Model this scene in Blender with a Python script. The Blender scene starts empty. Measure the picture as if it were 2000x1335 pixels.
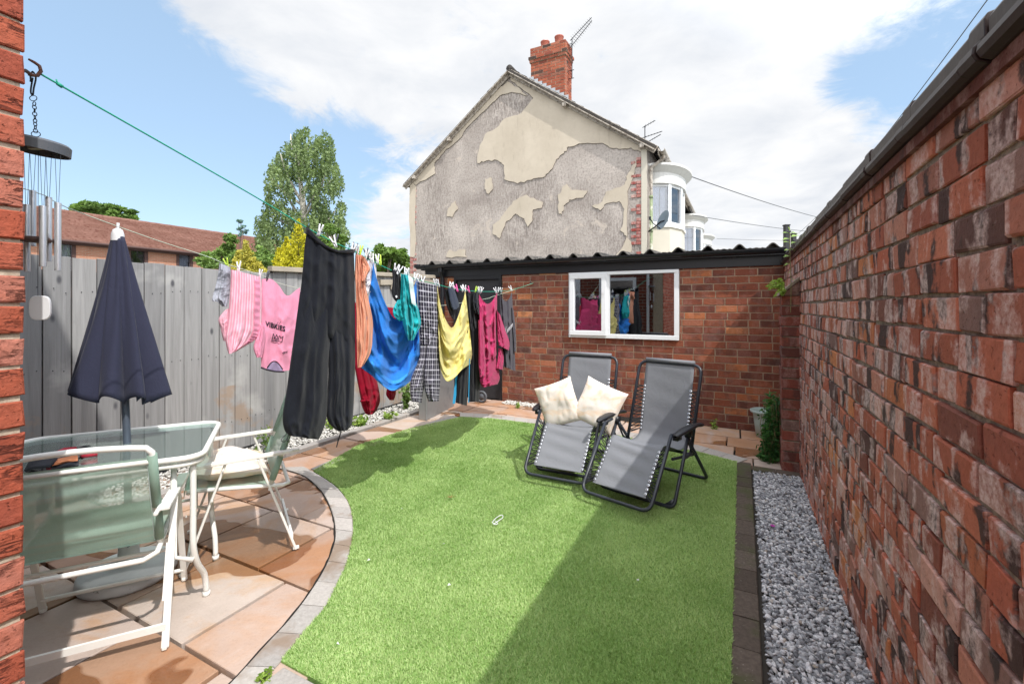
import bpy, math, random
import numpy as np
from mathutils import Vector, Matrix, noise as mnoise
R = math.radians
random.seed(7)
rng = np.random.default_rng(11)
sc = bpy.context.scene
COL = sc.collection

# ------------------------------------------------------------------ survey frame
# camera at (0,0,H) looking along +Y; yard axes: u (towards the old wall), v (away, along the wall)
F, HY, CX, H = 885.0, 598.0, 1000.0, 1.35
UA = Vector((0.8931, -0.4499, 0)); VA = Vector((0.4499, 0.8931, 0))
YAW = math.atan2(UA.y, UA.x)
def at(px, py, Y): return Vector(((px-CX)/F*Y, Y, H-(py-HY)/F*Y))
def gp(px, py, z=0.0): return at(px, py, F*(H-z)/(py-HY))
def on_plane(px, py, P, d, off=0.0):
    n = Vector((d.y, -d.x, 0)).normalized()
    Q = P + n*off
    r = (px-CX)/F
    Y = (n.x*Q.x+n.y*Q.y)/(n.x*r+n.y)
    return at(px, py, Y)
def UV(u, v, z=0.0): return UA*u + VA*v + Vector((0, 0, z))
def touv(p): return (p.x*UA.x+p.y*UA.y, p.x*VA.x+p.y*VA.y)

# ------------------------------------------------------------------ colour
def C(h, a=1.0):
    h = h.lstrip('#')
    out = []
    for i in (0, 2, 4):
        c = int(h[i:i+2], 16)/255
        out.append(c/12.92 if c <= 0.04045 else ((c+0.055)/1.055)**2.4)
    return (*out, a)

# ------------------------------------------------------------------ mesh builder
class MB:
    def __init__(s): s.v = []; s.f = []; s.c = []; s.m = []; s.uv = {}
    def add(s, vs, fs, col=None, mi=0):
        b = len(s.v); s.v.extend([Vector(x) for x in vs])
        for f in fs:
            s.f.append([b+i for i in f]); s.c.append(col or (.5, .5, .5, 1)); s.m.append(mi)
        return b
    def box(s, c, size, M=None, col=None, mi=0):
        x, y, z = [k/2 for k in size]; c = Vector(c)
        vs = [Vector((a*x, b*y, d*z)) for d in (-1, 1) for b in (-1, 1) for a in (-1, 1)]
        vs = [(M @ p if M else p)+c for p in vs]
        s.add(vs, [(0, 2, 3, 1), (4, 5, 7, 6), (0, 1, 5, 4), (2, 6, 7, 3), (0, 4, 6, 2), (1, 3, 7, 5)], col, mi)
    def bar(s, a, b, w, h, up=Vector((0, 0, 1)), col=None):
        a = Vector(a); b = Vector(b); d = (b-a); L = d.length; d.normalize()
        x = d.cross(up)
        if x.length < 1e-4: x = Vector((1, 0, 0))
        x.normalize(); y = x.cross(d)
        s.box((a+b)/2, (w, L, h), Matrix((x, d, y)).transposed(), col)
    def tube(s, pts, r, n=8, closed=False, caps=True, col=None, mi=0):
        pts = [Vector(p) for p in pts]; N = len(pts)
        rs = r if isinstance(r, (list, tuple)) else [r]*N
        ring = []; prev = None
        for i, p in enumerate(pts):
            if closed: t = pts[(i+1) % N]-pts[i-1]
            else: t = pts[min(i+1, N-1)]-pts[max(i-1, 0)]
            if t.length < 1e-9: t = Vector((0, 0, 1))
            t.normalize()
            if prev is None:
                a = Vector((0, 0, 1)) if abs(t.z) < .9 else Vector((1, 0, 0))
                x = t.cross(a).normalized()
            else:
                x = prev - t*prev.dot(t)
                if x.length < 1e-6: x = t.orthogonal()
                x.normalize()
            prev = x; y = t.cross(x)
            ring.append([p+(x*math.cos(2*math.pi*k/n)+y*math.sin(2*math.pi*k/n))*rs[i] for k in range(n)])
        vs = [p for rg in ring for p in rg]; fs = []
        M = N if closed else N-1
        for i in range(M):
            j = (i+1) % N
            for k in range(n): fs.append((i*n+k, i*n+(k+1) % n, j*n+(k+1) % n, j*n+k))
        if caps and not closed:
            fs.append(tuple(range(n))[::-1]); fs.append(tuple((N-1)*n+k for k in range(n)))
        s.add(vs, fs, col, mi)
    def lathe(s, prof, n=24, o=(0, 0, 0), M=None, col=None, mi=0):
        o = Vector(o); vs = []; fs = []
        for r, z in prof:
            for k in range(n):
                p = Vector((r*math.cos(2*math.pi*k/n), r*math.sin(2*math.pi*k/n), z))
                vs.append((M @ p if M else p)+o)
        for i in range(len(prof)-1):
            for k in range(n): fs.append((i*n+k, i*n+(k+1) % n, (i+1)*n+(k+1) % n, (i+1)*n+k))
        s.add(vs, fs, col, mi)
    def prism(s, poly, d, col=None, mi=0):
        n = len(poly); d = Vector(d); poly = [Vector(p) for p in poly]
        vs = poly+[p+d for p in poly]
        fs = [tuple(range(n)), tuple(range(2*n-1, n-1, -1))]+[((i+1) % n, i, n+i, n+(i+1) % n) for i in range(n)]
        s.add(vs, fs, col, mi)
    def grid(s, fn, nu, nv, col=None, mi=0, uv=False, close=False):
        b = len(s.v)
        for j in range(nv+1):
            for i in range(nu+1):
                s.v.append(Vector(fn(i/nu, j/nv)))
                if uv: s.uv[len(s.v)-1] = (i/nu, j/nv)
        for j in range(nv):
            for i in range(nu):
                a = b+j*(nu+1)+i
                s.f.append([a, a+1, a+nu+2, a+nu+1]); s.c.append(col or (.5, .5, .5, 1)); s.m.append(mi)

def root_matrix(o):
    while o.parent: o = o.parent
    return o.matrix_basis.copy()
def obj(name, mb, mats, parent=None, smooth=False, local=False, label=None, bevel=0, subsurf=0):
    me = bpy.data.meshes.new(name)
    v = mb.v
    o = bpy.data.objects.new(name, me)
    if parent is not None:
        o.parent = parent
        if not local:
            inv = root_matrix(parent).inverted(); v = [inv @ p for p in v]
    elif not local:
        lo = [min(p[i] for p in v) for i in range(3)]; hi = [max(p[i] for p in v) for i in range(3)]
        b = Vector(((lo[0]+hi[0])/2, (lo[1]+hi[1])/2, lo[2])); v = [p-b for p in v]; o.location = b
    me.from_pydata([tuple(p) for p in v], [], mb.f)
    at_ = me.color_attributes.new('rnd', 'FLOAT_COLOR', 'CORNER')
    arr = np.repeat(np.array(mb.c, dtype=np.float32), [len(f) for f in mb.f], axis=0)
    at_.data.foreach_set('color', arr.ravel())
    if mb.uv:
        uvl = me.uv_layers.new(name='UVMap')
        li = np.zeros(len(me.loops), dtype=np.int32); me.loops.foreach_get('vertex_index', li)
        tab = np.zeros((len(v), 2), dtype=np.float32)
        for k, q in mb.uv.items(): tab[k] = q
        uvl.data.foreach_set('uv', tab[li].ravel())
    if not isinstance(mats, (list, tuple)): mats = [mats]
    for m in mats: me.materials.append(m)
    if len(mats) > 1: me.polygons.foreach_set('material_index', np.array(mb.m, dtype=np.int32))
    if smooth: me.polygons.foreach_set('use_smooth', np.ones(len(mb.f), dtype=bool))
    me.update()
    COL.objects.link(o)
    if bevel:
        md = o.modifiers.new('bevel', 'BEVEL'); md.width = bevel; md.segments = 2; md.limit_method = 'ANGLE'; md.angle_limit = R(40)
    if subsurf:
        md = o.modifiers.new('sub', 'SUBSURF'); md.levels = subsurf; md.render_levels = subsurf
    if label: o['label'] = label
    return o
def obj_split(name, mb, mats, parent, gap=.015, **kw):
    # one object per separate piece
    n = len(mb.v); p = list(range(n))
    def f(a):
        while p[a] != a: p[a] = p[p[a]]; a = p[a]
        return a
    for fc in mb.f:
        for i in fc[1:]: p[f(i)] = f(fc[0])
    bb = {}
    for i, v in enumerate(mb.v):
        r = f(i)
        if r not in bb: bb[r] = [list(v), list(v)]
        else:
            for k in range(3): bb[r][0][k] = min(bb[r][0][k], v[k]); bb[r][1][k] = max(bb[r][1][k], v[k])
    ks = list(bb); q = {k: k for k in ks}
    def g(a):
        while q[a] != a: a = q[a]
        return a
    for i, a in enumerate(ks):
        for b in ks[:i]:
            A, B = bb[a], bb[b]
            if all(A[0][k] <= B[1][k]+gap and B[0][k] <= A[1][k]+gap for k in range(3)):
                x, y = g(a), g(b)
                if x != y: q[x] = y
    groups = {}
    for fi, fc in enumerate(mb.f): groups.setdefault(g(f(fc[0])), []).append(fi)
    out = []
    for fl in groups.values():
        m = MB(); mp = {}
        for fi in fl:
            for i in mb.f[fi]:
                if i not in mp: mp[i] = len(m.v); m.v.append(mb.v[i])
            m.f.append([mp[i] for i in mb.f[fi]]); m.c.append(mb.c[fi]); m.m.append(mb.m[fi])
        out.append(obj(name, m, mats, parent, **kw))
    return out
def np_obj(name, V, Fq, cols, mat, parent=None, local=False):
    me = bpy.data.meshes.new(name); k = Fq.shape[1]
    V = np.asarray(V, dtype=np.float32)
    if parent is not None and not local:
        inv = np.array(root_matrix(parent).inverted(), dtype=np.float32)
        V = V @ inv[:3, :3].T + inv[:3, 3]
    me.vertices.add(len(V)); me.vertices.foreach_set('co', np.ascontiguousarray(V, dtype=np.float32).ravel())
    me.loops.add(Fq.size); me.loops.foreach_set('vertex_index', Fq.astype(np.int32).ravel())
    me.polygons.add(len(Fq)); me.polygons.foreach_set('loop_start', np.arange(0, Fq.size, k, dtype=np.int32))
    me.polygons.foreach_set('loop_total', np.full(len(Fq), k, dtype=np.int32))
    me.update(calc_edges=True)
    a = me.color_attributes.new('rnd', 'FLOAT_COLOR', 'CORNER')
    a.data.foreach_set('color', np.repeat(cols.astype(np.float32), k, axis=0).ravel())
    me.materials.append(mat)
    o = bpy.data.objects.new(name, me); COL.objects.link(o)
    if parent is not None: o.parent = parent
    return o
def tag(o, label=None, cat=None, group=None, kind=None):
    if label: o['label'] = label
    if cat: o['category'] = cat
    if group: o['group'] = group
    if kind: o['kind'] = kind
    return o
def thing(name, label, cat, loc=(0, 0, 0), rz=0.0, group=None):
    o = bpy.data.objects.new(name, None); COL.objects.link(o)
    o.location = loc; o.rotation_euler = (0, 0, rz); o.empty_display_size = .1
    return tag(o, label, cat, group)
def dup(root, loc, rz, label, group=None):
    def cp(o, par):
        c = o.copy(); COL.objects.link(c); c.parent = par
        for ch in list(o.children): cp(ch, c)
        return c
    c = cp(root, None); c.location = loc; c.rotation_euler = (0, 0, rz); c['label'] = label
    if group: c['group'] = group
    return c

# ------------------------------------------------------------------ materials
class NT:
    def __init__(s, name):
        s.m = bpy.data.materials.new(name); s.m.use_nodes = True
        s.t = s.m.node_tree; s.n = s.t.nodes; s.n.clear()
        s.out = s.n.new('ShaderNodeOutputMaterial')
    def new(s, typ, **kw):
        n = s.n.new(typ)
        for k, v in kw.items(): setattr(n, k, v)
        return n
    def L(s, a, b): s.t.links.new(a, b)
    def set(s, sock, v):
        if isinstance(v, bpy.types.NodeSocket): s.L(v, sock)
        else: sock.default_value = v
    def coord(s, kind='Object', scale=None, off=None):
        o = s.new('ShaderNodeTexCoord').outputs[kind]
        if scale is None and off is None: return o
        mp = s.new('ShaderNodeMapping'); s.L(o, mp.inputs[0])
        if scale is not None: mp.inputs['Scale'].default_value = scale
        if off is not None: s.set(mp.inputs['Location'], off)
        return mp.outputs[0]
    def noise(s, scale, detail=4, vec=None, rough=.55, dist=0):
        n = s.new('ShaderNodeTexNoise'); n.inputs['Scale'].default_value = scale; n.inputs['Detail'].default_value = detail
        n.inputs['Roughness'].default_value = rough; n.inputs['Distortion'].default_value = dist
        s.L(vec if vec is not None else s.coord(), n.inputs['Vector']); return n.outputs['Fac']
    def ramp(s, fac, stops, interp='LINEAR'):
        n = s.new('ShaderNodeValToRGB'); n.color_ramp.interpolation = interp; e = n.color_ramp.elements
        while len(e) > 1: e.remove(e[0])
        e[0].position = stops[0][0]; e[0].color = stops[0][1]
        for p, c in stops[1:]:
            x = e.new(p); x.color = c
        s.L(fac, n.inputs[0]); return n.outputs[0]
    def mask(s, fac, lo, hi): return s.ramp(fac, [(lo, (0, 0, 0, 1)), (hi, (1, 1, 1, 1))])
    def mix(s, fac, a, b, mode='MIX'):
        n = s.new('ShaderNodeMix', data_type='RGBA', blend_type=mode)
        s.set(n.inputs[0], fac); s.set(n.inputs[6], a); s.set(n.inputs[7], b); return n.outputs[2]
    def math(s, op, a, b=0.0, clamp=False):
        n = s.new('ShaderNodeMath', operation=op, use_clamp=clamp); s.set(n.inputs[0], a); s.set(n.inputs[1], b); return n.outputs[0]
    def rnd(s):
        a = s.new('ShaderNodeAttribute', attribute_name='rnd'); sp = s.new('ShaderNodeSeparateColor'); s.L(a.outputs['Color'], sp.inputs[0])
        return sp.outputs
    def bump(s, h, strength=.3, dist=.01):
        b = s.new('ShaderNodeBump'); b.inputs['Strength'].default_value = strength; b.inputs['Distance'].default_value = dist
        s.L(h, b.inputs['Height']); return b.outputs[0]
    def bsdf(s, col, rough=.6, metal=0, normal=None, spec=.5, link=True, **kw):
        b = s.new('ShaderNodeBsdfPrincipled'); s.set(b.inputs['Base Color'], col); s.set(b.inputs['Roughness'], rough)
        s.set(b.inputs['Metallic'], metal); b.inputs['Specular IOR Level'].default_value = spec
        if normal is not None: s.L(normal, b.inputs['Normal'])
        for k, v in kw.items(): b.inputs[k].default_value = v
        if link: s.L(b.outputs[0], s.out.inputs[0])
        return b.outputs[0]

def simple(name, col, rough=.6, metal=0, var=.12, scale=30, bump=.0, spec=.5, dirt=None, dirt_scale=6, dirt_lo=.55, dirt_hi=.7, **kw):
    s = NT(name)
    f = s.noise(scale, 5)
    c = s.mix(f, tuple(k*(1-var) for k in col[:3])+(1,), tuple(min(1, k*(1+var)) for k in col[:3])+(1,))
    if dirt:
        c = s.mix(s.mask(s.noise(dirt_scale, 6, rough=.65), dirt_lo, dirt_hi), c, dirt)
    s.bsdf(c, rough, metal, s.bump(f, bump, .004) if bump else None, spec, **kw)
    return s.m

def brick_mat(name, pal, white=0.0, soot=0.0, mscale=1.0, streak=True, rough=.88, spec=.2, crack=0.0, bstr=.6):
    s = NT(name); r = s.rnd()
    base = s.ramp(r[0], pal)
    # offset the texture per brick so no two share a pattern
    cmb = s.new('ShaderNodeCombineXYZ'); s.L(s.math('MULTIPLY', r[1], 37), cmb.inputs[0]); s.L(s.math('MULTIPLY', r[2], 23), cmb.inputs[2])
    fine = s.noise(55*mscale, 6, None, .72); med = s.noise(17*mscale, 5, s.coord('Object', None, cmb.outputs[0]), .65)
    col = s.mix(s.mask(fine, .3, .75), s.mix(1, base, (.72, .69, .67, 1), 'MULTIPLY'), base)
    col = s.mix(s.math('MULTIPLY', s.mask(med, .40, .66), .55), col, s.mix(1, col, (1.22, 1.06, .94, 1), 'MULTIPLY'))
    if soot:
        n1 = s.noise(1.0, 2.0, s.coord('Object', (9, 9, 1.8) if streak else (5, 5, 5), cmb.outputs[0]), .5, .3)
        n1 = s.math('ADD', n1, s.math('MULTIPLY', s.math('SUBTRACT', med, .5), .42))
        col = s.mix(s.math('MULTIPLY', s.mask(n1, .545, .60), soot), col, s.mix(fine, C('2d2829'), C('4a4140')))
    if white:
        n2 = s.noise(1.25, 2.0, s.coord('Object', (8.5, 8.5, 2.4), cmb.outputs[0]), .5, .4)
        n2 = s.math('ADD', n2, s.math('MULTIPLY', s.math('SUBTRACT', med, .5), .55))
        w = s.math('MULTIPLY', s.math('MULTIPLY', s.mask(n2, .49, .58), s.mask(fine, .30, .62)), white)
        col = s.mix(w, col, C('d3bcb6'))
    pits = s.mask(s.noise(90*mscale, 3, None, .6), .30, .38)
    col = s.mix(pits, s.mix(1, col, (.62, .58, .56, 1), 'MULTIPLY'), col)
    bh = s.math('ADD', s.math('MULTIPLY', fine, .7), s.math('MULTIPLY', med, .9)); bh = s.math('ADD', bh, s.math('MULTIPLY', pits, .5))
    if crack:
        cn = s.noise(1.0, 5, s.coord('Object', (7, 7, 42), cmb.outputs[0]), .6, 1.6)
        ck = s.ramp(cn, [(.462, (1, 1, 1, 1)), (.492, (0, 0, 0, 1)), (.508, (0, 0, 0, 1)), (.538, (1, 1, 1, 1))])
        ck = s.math('MAXIMUM', ck, s.mask(s.noise(9, 3, s.coord('Object', None, cmb.outputs[0])), .60, .52))
        col = s.mix(s.math('MULTIPLY', s.math('SUBTRACT', 1.0, ck), crack), col, C('4e2620')); bh = s.math('ADD', bh, s.math('MULTIPLY', ck, 1.2))
    s.bsdf(col, rough, 0, s.bump(bh, bstr, .008), spec)
    return s.m
def mortar_mat(name, a, b):
    s = NT(name); f = s.noise(45, 6, None, .7)
    s.bsdf(s.mix(s.mask(f, .3, .7), a, b), .95, 0, s.bump(f, .6, .008), .1); return s.m

M = {}
M['brick_old'] = brick_mat('weathered_brick', [(0, C('c67e66')), (.18, C('b86e58')), (.32, C('a0604e')), (.44, C('ca9280')), (.54, C('84554b')), (.66, C('bc6c56')), (.78, C('cda296')), (.86, C('5c4a48')), (.92, C('aa6650')), (1, C('d08a5e'))], white=.85, soot=.92)
M['mortar_old'] = mortar_mat('old_mortar', C('665b50'), C('a89a8a'))
M['brick_pier'] = brick_mat('pier_brick', [(0, C('97564a')), (.35, C('80493f')), (.6, C('5c403c')), (.8, C('9c5a4a')), (1, C('7d645e'))], white=.2, soot=.5)
M['brick_shed'] = brick_mat('shed_brick', [(0, C('9c5f48')), (.22, C('8c5340')), (.42, C('7a4a3e')), (.58, C('8c5240')), (.76, C('64423a')), (.91, C('965a44')), (.96, C('b8744e')), (1, C('c58860'))], white=.1, soot=.35, streak=False)
M['mortar_shed'] = mortar_mat('pale_mortar', C('93806d'), C('b09c86'))
M['brick_house'] = brick_mat('rustic_brick', [(0, C('a85c46')), (.3, C('98503f')), (.6, C('a55742')), (.82, C('b06a57')), (1, C('b67a6b'))], white=.0, soot=.0, mscale=1.1, streak=False, crack=.75, bstr=.9)
M['mortar_house'] = mortar_mat('light_mortar', C('9a8b78'), C('c4b6a2'))
M['brick_chimney'] = brick_mat('chimney_brick', [(0, C('b06a52')), (.4, C('a35c48')), (.7, C('905446')), (.88, C('b87862')), (1, C('51433f'))], white=.0, soot=.2, streak=False)
def bricktex(name, c1, c2, mo, scale=1.0):
    s = NT(name); b = s.new('ShaderNodeTexBrick'); b.inputs['Color1'].default_value = c1; b.inputs['Color2'].default_value = c2
    b.inputs['Mortar'].default_value = mo; b.inputs['Scale'].default_value = 1/scale; b.inputs['Brick Width'].default_value = .225; b.inputs['Row Height'].default_value = .075
    b.inputs['Mortar Size'].default_value = .008
    co = s.coord('Object'); sp = s.new('ShaderNodeSeparateXYZ'); s.L(co, sp.inputs[0]); cm = s.new('ShaderNodeCombineXYZ')
    s.L(s.math('ADD', sp.outputs[0], sp.outputs[1]), cm.inputs[0]); s.L(sp.outputs[2], cm.inputs[1]); s.L(cm.outputs[0], b.inputs[0])
    s.bsdf(s.mix(s.mask(s.noise(3, 5), .2, .8), s.mix(1, b.outputs[0], (.7, .7, .7, 1), 'MULTIPLY'), b.outputs[0]), .85, spec=.2); return s.m
M['brick_far'] = bricktex('bungalow_brick', C('c08a72'), C('b37a62'), C('b7a08c'))
M['brick_rear'] = bricktex('rear_brick', C('84402f'), C('6f372b'), C('8f8577'))
M['white_upvc'] = simple('white_plastic_frame', C('e4e6e8'), .35, var=.03, dirt=C('c4c4be'), dirt_lo=.6, dirt_hi=.8)
M['white_paint'] = simple('white_painted_metal', C('e6e5e0'), .4, var=.04, dirt=C('a8744a'), dirt_scale=22, dirt_lo=.70, dirt_hi=.76)
M['old_paint'] = simple('weathered_paint', C('b9b1a6'), .8, var=.18, dirt=C('6b5f55'), dirt_scale=14, dirt_lo=.46, dirt_hi=.66)
M['black_paint'] = simple('black_painted_wood', C('1b1c20'), .45, var=.3, scale=14)
M['door_black'] = simple('dark_door_paint', C('2c2c30'), .5, var=.15, scale=8)
M['black_plastic'] = simple('black_gutter_plastic', C('191b20'), .3, var=.15)
M['frame_dark'] = simple('dark_powder_coated_steel', C('2a2e36'), .38, var=.12, spec=.5)
M['arm_plastic'] = simple('black_armrest_plastic', C('1d1e22'), .4, var=.1)
M['cord_black'] = simple('black_elastic_cord', C('17181b'), .7)
M['white_plastic'] = simple('white_plastic', C('d6d6d8'), .4, var=.03)
M['lime_plastic'] = simple('lime_plastic', C('b5d24a'), .4, var=.03)
M['pink_plastic'] = simple('pink_plastic', C('e05aa0'), .4, var=.03)
M['grey_plastic'] = simple('dark_grey_disc', C('55585e'), .5, var=.08)
M['rust'] = simple('rusty_iron', C('6b4436'), .8, var=.3, bump=.3, dirt=C('35302f'), dirt_lo=.45, dirt_hi=.6)
M['dark_iron'] = simple('dark_iron', C('2e3036'), .5, .5)
M['alu'] = simple('brushed_aluminium', C('d3d5da'), .3, .7, var=.06, scale=60)
M['green_cord'] = simple('green_cord', C('159a7d'), .5)
M['pale_cord'] = simple('pale_cord', C('b5bfae'), .6)
M['wire_mat'] = simple('telephone_wire', C('55575a'), .6)
M['clay_pot'] = simple('clay_pot', C('a65f50'), .8, var=.15, bump=.2)
M['lead'] = simple('lead_flashing', C('b4b8bc'), .5, .3, var=.15, scale=12)
M['slate'] = simple('roof_tiles', C('454240'), .9, var=.35, scale=7, bump=.3, dirt=C('6d6960'), dirt_scale=9, spec=.15)
M['corr'] = simple('cement_sheet', C('5b5753'), .9, var=.3, scale=18, bump=.4, dirt=C('2e2d2b'), dirt_lo=.5, dirt_hi=.6)
M['coping'] = simple('glazed_coping', C('2e2322'), .42, var=.45, scale=14, bump=.3, spec=.3, dirt=C('4f4742'), dirt_scale=9, dirt_lo=.56, dirt_hi=.75)
M['galv'] = simple('galvanised_sheet', C('9a9da0'), .42, .45, var=.12, scale=10, dirt=C('84888b'))
M['pole_grey'] = simple('grey_metal_pole', C('5c6472'), .35, .4)
M['base_grey'] = simple('grey_resin_base', C('c6c9ca'), .6, var=.08, bump=.1, dirt=C('6b6a66'), dirt_scale=18, dirt_lo=.62, dirt_hi=.7)
M['red_grip'] = simple('red_rubber', C('b0233a'), .5)
M['orange_cloth'] = simple('orange_cloth', C('d98a5e'), .8)
M['dark_cloth'] = simple('dark_glove_cloth', C('33343a'), .85, bump=.2)
M['grey_white'] = simple('grubby_white_paint', C('cfcfcc'), .6, var=.06, dirt=C('96938c'), dirt_scale=7, dirt_lo=.6, dirt_hi=.75)
M['tub'] = simple('blue_tub_plastic', C('45b6cc'), .35)
M['pot_grey'] = simple('pale_green_grey_pot', C('9fb0ac'), .5, var=.08)
M['sat'] = simple('satellite_grey', C('77858f'), .5)
M['curtain'] = simple('net_curtain', C('e6e7ee'), .9, var=.12, scale=9)
M['dark_in'] = simple('dark_interior', C('3a3634'), .9)
M['cream'] = simple('cream_render', C('c9c3b4'), .9, var=.07, scale=5, bump=.1)
M['fascia'] = simple('brown_fascia', C('4d3733'), .7)
M['teak'] = simple('red_brown_wood', C('8a4a38'), .8)
M['leaf_dry'] = simple('dry_leaf', C('8a6a3a'), .8)
M['petal'] = simple('magenta_petal', C('c548b0'), .6)

def glassy(name, tint, gloss, body=None, bodyf=0.0, rough=0.0):
    s = NT(name); tr = s.new('ShaderNodeBsdfTransparent'); tr.inputs[0].default_value = tint
    gl = s.new('ShaderNodeBsdfGlossy'); gl.inputs['Roughness'].default_value = rough; gl.inputs[0].default_value = (.95, .97, 1, 1)
    fr = s.new('ShaderNodeFresnel'); fr.inputs[0].default_value = 1.5
    a = tr.outputs[0]
    if body:
        df = s.new('ShaderNodeBsdfDiffuse'); df.inputs[0].default_value = body
        mx = s.new('ShaderNodeMixShader'); mx.inputs[0].default_value = bodyf; s.L(a, mx.inputs[1]); s.L(df.outputs[0], mx.inputs[2]); a = mx.outputs[0]
    mx = s.new('ShaderNodeMixShader'); s.L(s.math('ADD', fr.outputs[0], gloss, True), mx.inputs[0]); s.L(a, mx.inputs[1]); s.L(gl.outputs[0], mx.inputs[2])
    s.L(mx.outputs[0], s.out.inputs[0]); return s.m
M['pane'] = glassy('window_glass', (.55, .57, .6, 1), .22)
M['pane_far'] = glassy('far_window_glass', (.8, .82, .85, 1), .12)
M['table_glass'] = glassy('green_tinted_glass', (.70, .80, .75, 1), .04, C('b6c8bf'), .26, .03)

def cloth(name, col, var=.12, scale=140, alpha=0.0, sheen=.3, stripes=None, plaid=None, fuzz=0.0, rough=.9, blotch=None, trans=.12, bscale=9, blo=.46, bhi=.60, bstr=.3, bvec=(1, 1, 2.2)):
    s = NT(name); f = s.noise(scale, 4)
    c = s.mix(f, tuple(k*(1-var) for k in col[:3])+(1,), tuple(min(1, k*(1+var)) for k in col[:3])+(1,))
    if blotch:
        nb = s.noise(bscale, 5, s.coord('Object', bvec), .6, 1.0)
        c = s.mix(s.mask(nb, blo, bhi), c, blotch)
    if stripes:
        uv = s.new('ShaderNodeUVMap'); sp = s.new('ShaderNodeSeparateXYZ'); s.L(uv.outputs[0], sp.inputs[0])
        w = s.math('FRACT', s.math('MULTIPLY', sp.outputs[0], stripes[1]))
        c = s.mix(s.math('GREATER_THAN', w, .62), c, stripes[0])
    if plaid:
        uv = s.new('ShaderNodeUVMap'); sp = s.new('ShaderNodeSeparateXYZ'); s.L(uv.outputs[0], sp.inputs[0])
        tot = None
        for ax, fr_ in ((0, plaid[1]), (1, plaid[2])):
            w = s.math('FRACT', s.math('MULTIPLY', sp.outputs[ax], fr_))
            l = s.math('ADD', s.math('LESS_THAN', w, .13), s.math('MULTIPLY', s.math('LESS_THAN', s.math('ABSOLUTE', s.math('SUBTRACT', w, .55)), .04), .6))
            tot = l if tot is None else s.math('ADD', tot, l)
        c = s.mix(s.math('MULTIPLY', tot, .62, True), c, plaid[0])
    wv = s.math('ADD', s.math('MULTIPLY', s.noise(17, 4, s.coord('Object', (1, 1, .6)), .6, 1.2), 1.0), s.math('MULTIPLY', f, .25+fuzz))
    nrm = s.bump(wv, bstr if not fuzz else .7, .010)
    b = s.bsdf(c, rough, 0, nrm, .06, False); bn = b.node; bn.inputs['Sheen Weight'].default_value = sheen*.3
    tl = s.new('ShaderNodeBsdfTranslucent'); s.L(c, tl.inputs[0])
    mx = s.new('ShaderNodeMixShader'); mx.inputs[0].default_value = trans; s.L(b, mx.inputs[1]); s.L(tl.outputs[0], mx.inputs[2]); o_ = mx.outputs[0]
    if alpha:
        t = s.new('ShaderNodeBsdfTransparent'); m2 = s.new('ShaderNodeMixShader'); m2.inputs[0].default_value = alpha
        s.L(o_, m2.inputs[1]); s.L(t.outputs[0], m2.inputs[2]); o_ = m2.outputs[0]
    s.L(o_, s.out.inputs[0]); return s.m
M['sling_green'] = cloth('green_mesh_sling', C('96b0a1'), alpha=.14, scale=300, rough=.6)
M['sling_green_back'] = cloth('faded_green_mesh_sling', C('a2bbad'), alpha=.32, scale=300, rough=.6, blotch=C('b4b5a4'), bscale=2.2, blo=.5, bhi=.75, bvec=(.5, .5, 6), bstr=.15)
M['sling_grey'] = cloth('grey_textilene', C('7f8186'), var=.05, scale=400, rough=.55, sheen=.1, trans=.08)
M['cushion'] = cloth('cream_yellow_dyed_cotton', C('e6ddd4'), var=.03, blotch=C('e6c097'), trans=.05, bscale=5.5, blo=.48, bhi=.72, bstr=.08)
M['navy_canvas'] = cloth('navy_canvas', C('36384a'), var=.08, rough=.7, trans=.04)
M['cl_black'] = cloth('black_jersey', C('1d1f25'), trans=.03)
M['cl_black2'] = cloth('black_leggings', C('1c1c20'), trans=.03)
M['cl_peach'] = cloth('peach_cotton', C('e5a487'), trans=.2)
M['cl_white'] = cloth('white_cotton', C('e4e4ea'), trans=.2)
M['cl_blue'] = cloth('blue_terry', C('2f7fd6'), fuzz=.6, scale=220, trans=.12)
M['cl_teal'] = cloth('teal_nylon', C('2ab6bc'), rough=.5, trans=.2)
M['cl_tealtrim'] = cloth('white_trim', C('d8e6e4'))
M['cl_plaid'] = cloth('checked_flannel', C('35323f'), plaid=(C('d9d6e0'), 4, 8))
M['cl_yellow'] = cloth('yellow_terry', C('ecdf92'), fuzz=.6, scale=220, trans=.18)
M['cl_blue2'] = cloth('blue_flat_weave', C('3f92e6')); M['cl_yellow2'] = cloth('yellow_flat_weave', C('e6d98c'))
M['cl_navy'] = cloth('slate_sock_knit', C('3d4454'))
M['cl_rasp'] = cloth('raspberry_fleece', C('b53a66'), trans=.1)
M['cl_char'] = cloth('charcoal_fleece', C('4a474f'), trans=.05)
M['cl_crim'] = cloth('crimson_fleece', C('9c1630'), trans=.1)
M['cl_grey'] = cloth('pale_grey_cotton', C('b9bcc8'), blotch=C('6a6c74'))
M['cl_pink'] = cloth('pink_cotton', C('f2a3bf'), trans=.2)
M['cl_pinkstripe'] = cloth('pink_striped_satin', C('eea6bb'), stripes=(C('f5cdd8'), 12), rough=.45, trans=.15)
M['cl_lilac'] = cloth('lilac_lining', C('a090b0'))
M['print_black'] = simple('black_print_ink', C('2a2230'), .7, var=.05)
M['print_white'] = simple('white_print_ink', C('e8e8ec'), .7, var=.05)
M['blue_stripe'] = cloth('bright_blue_stripe', C('2f9fd0'))

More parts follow.
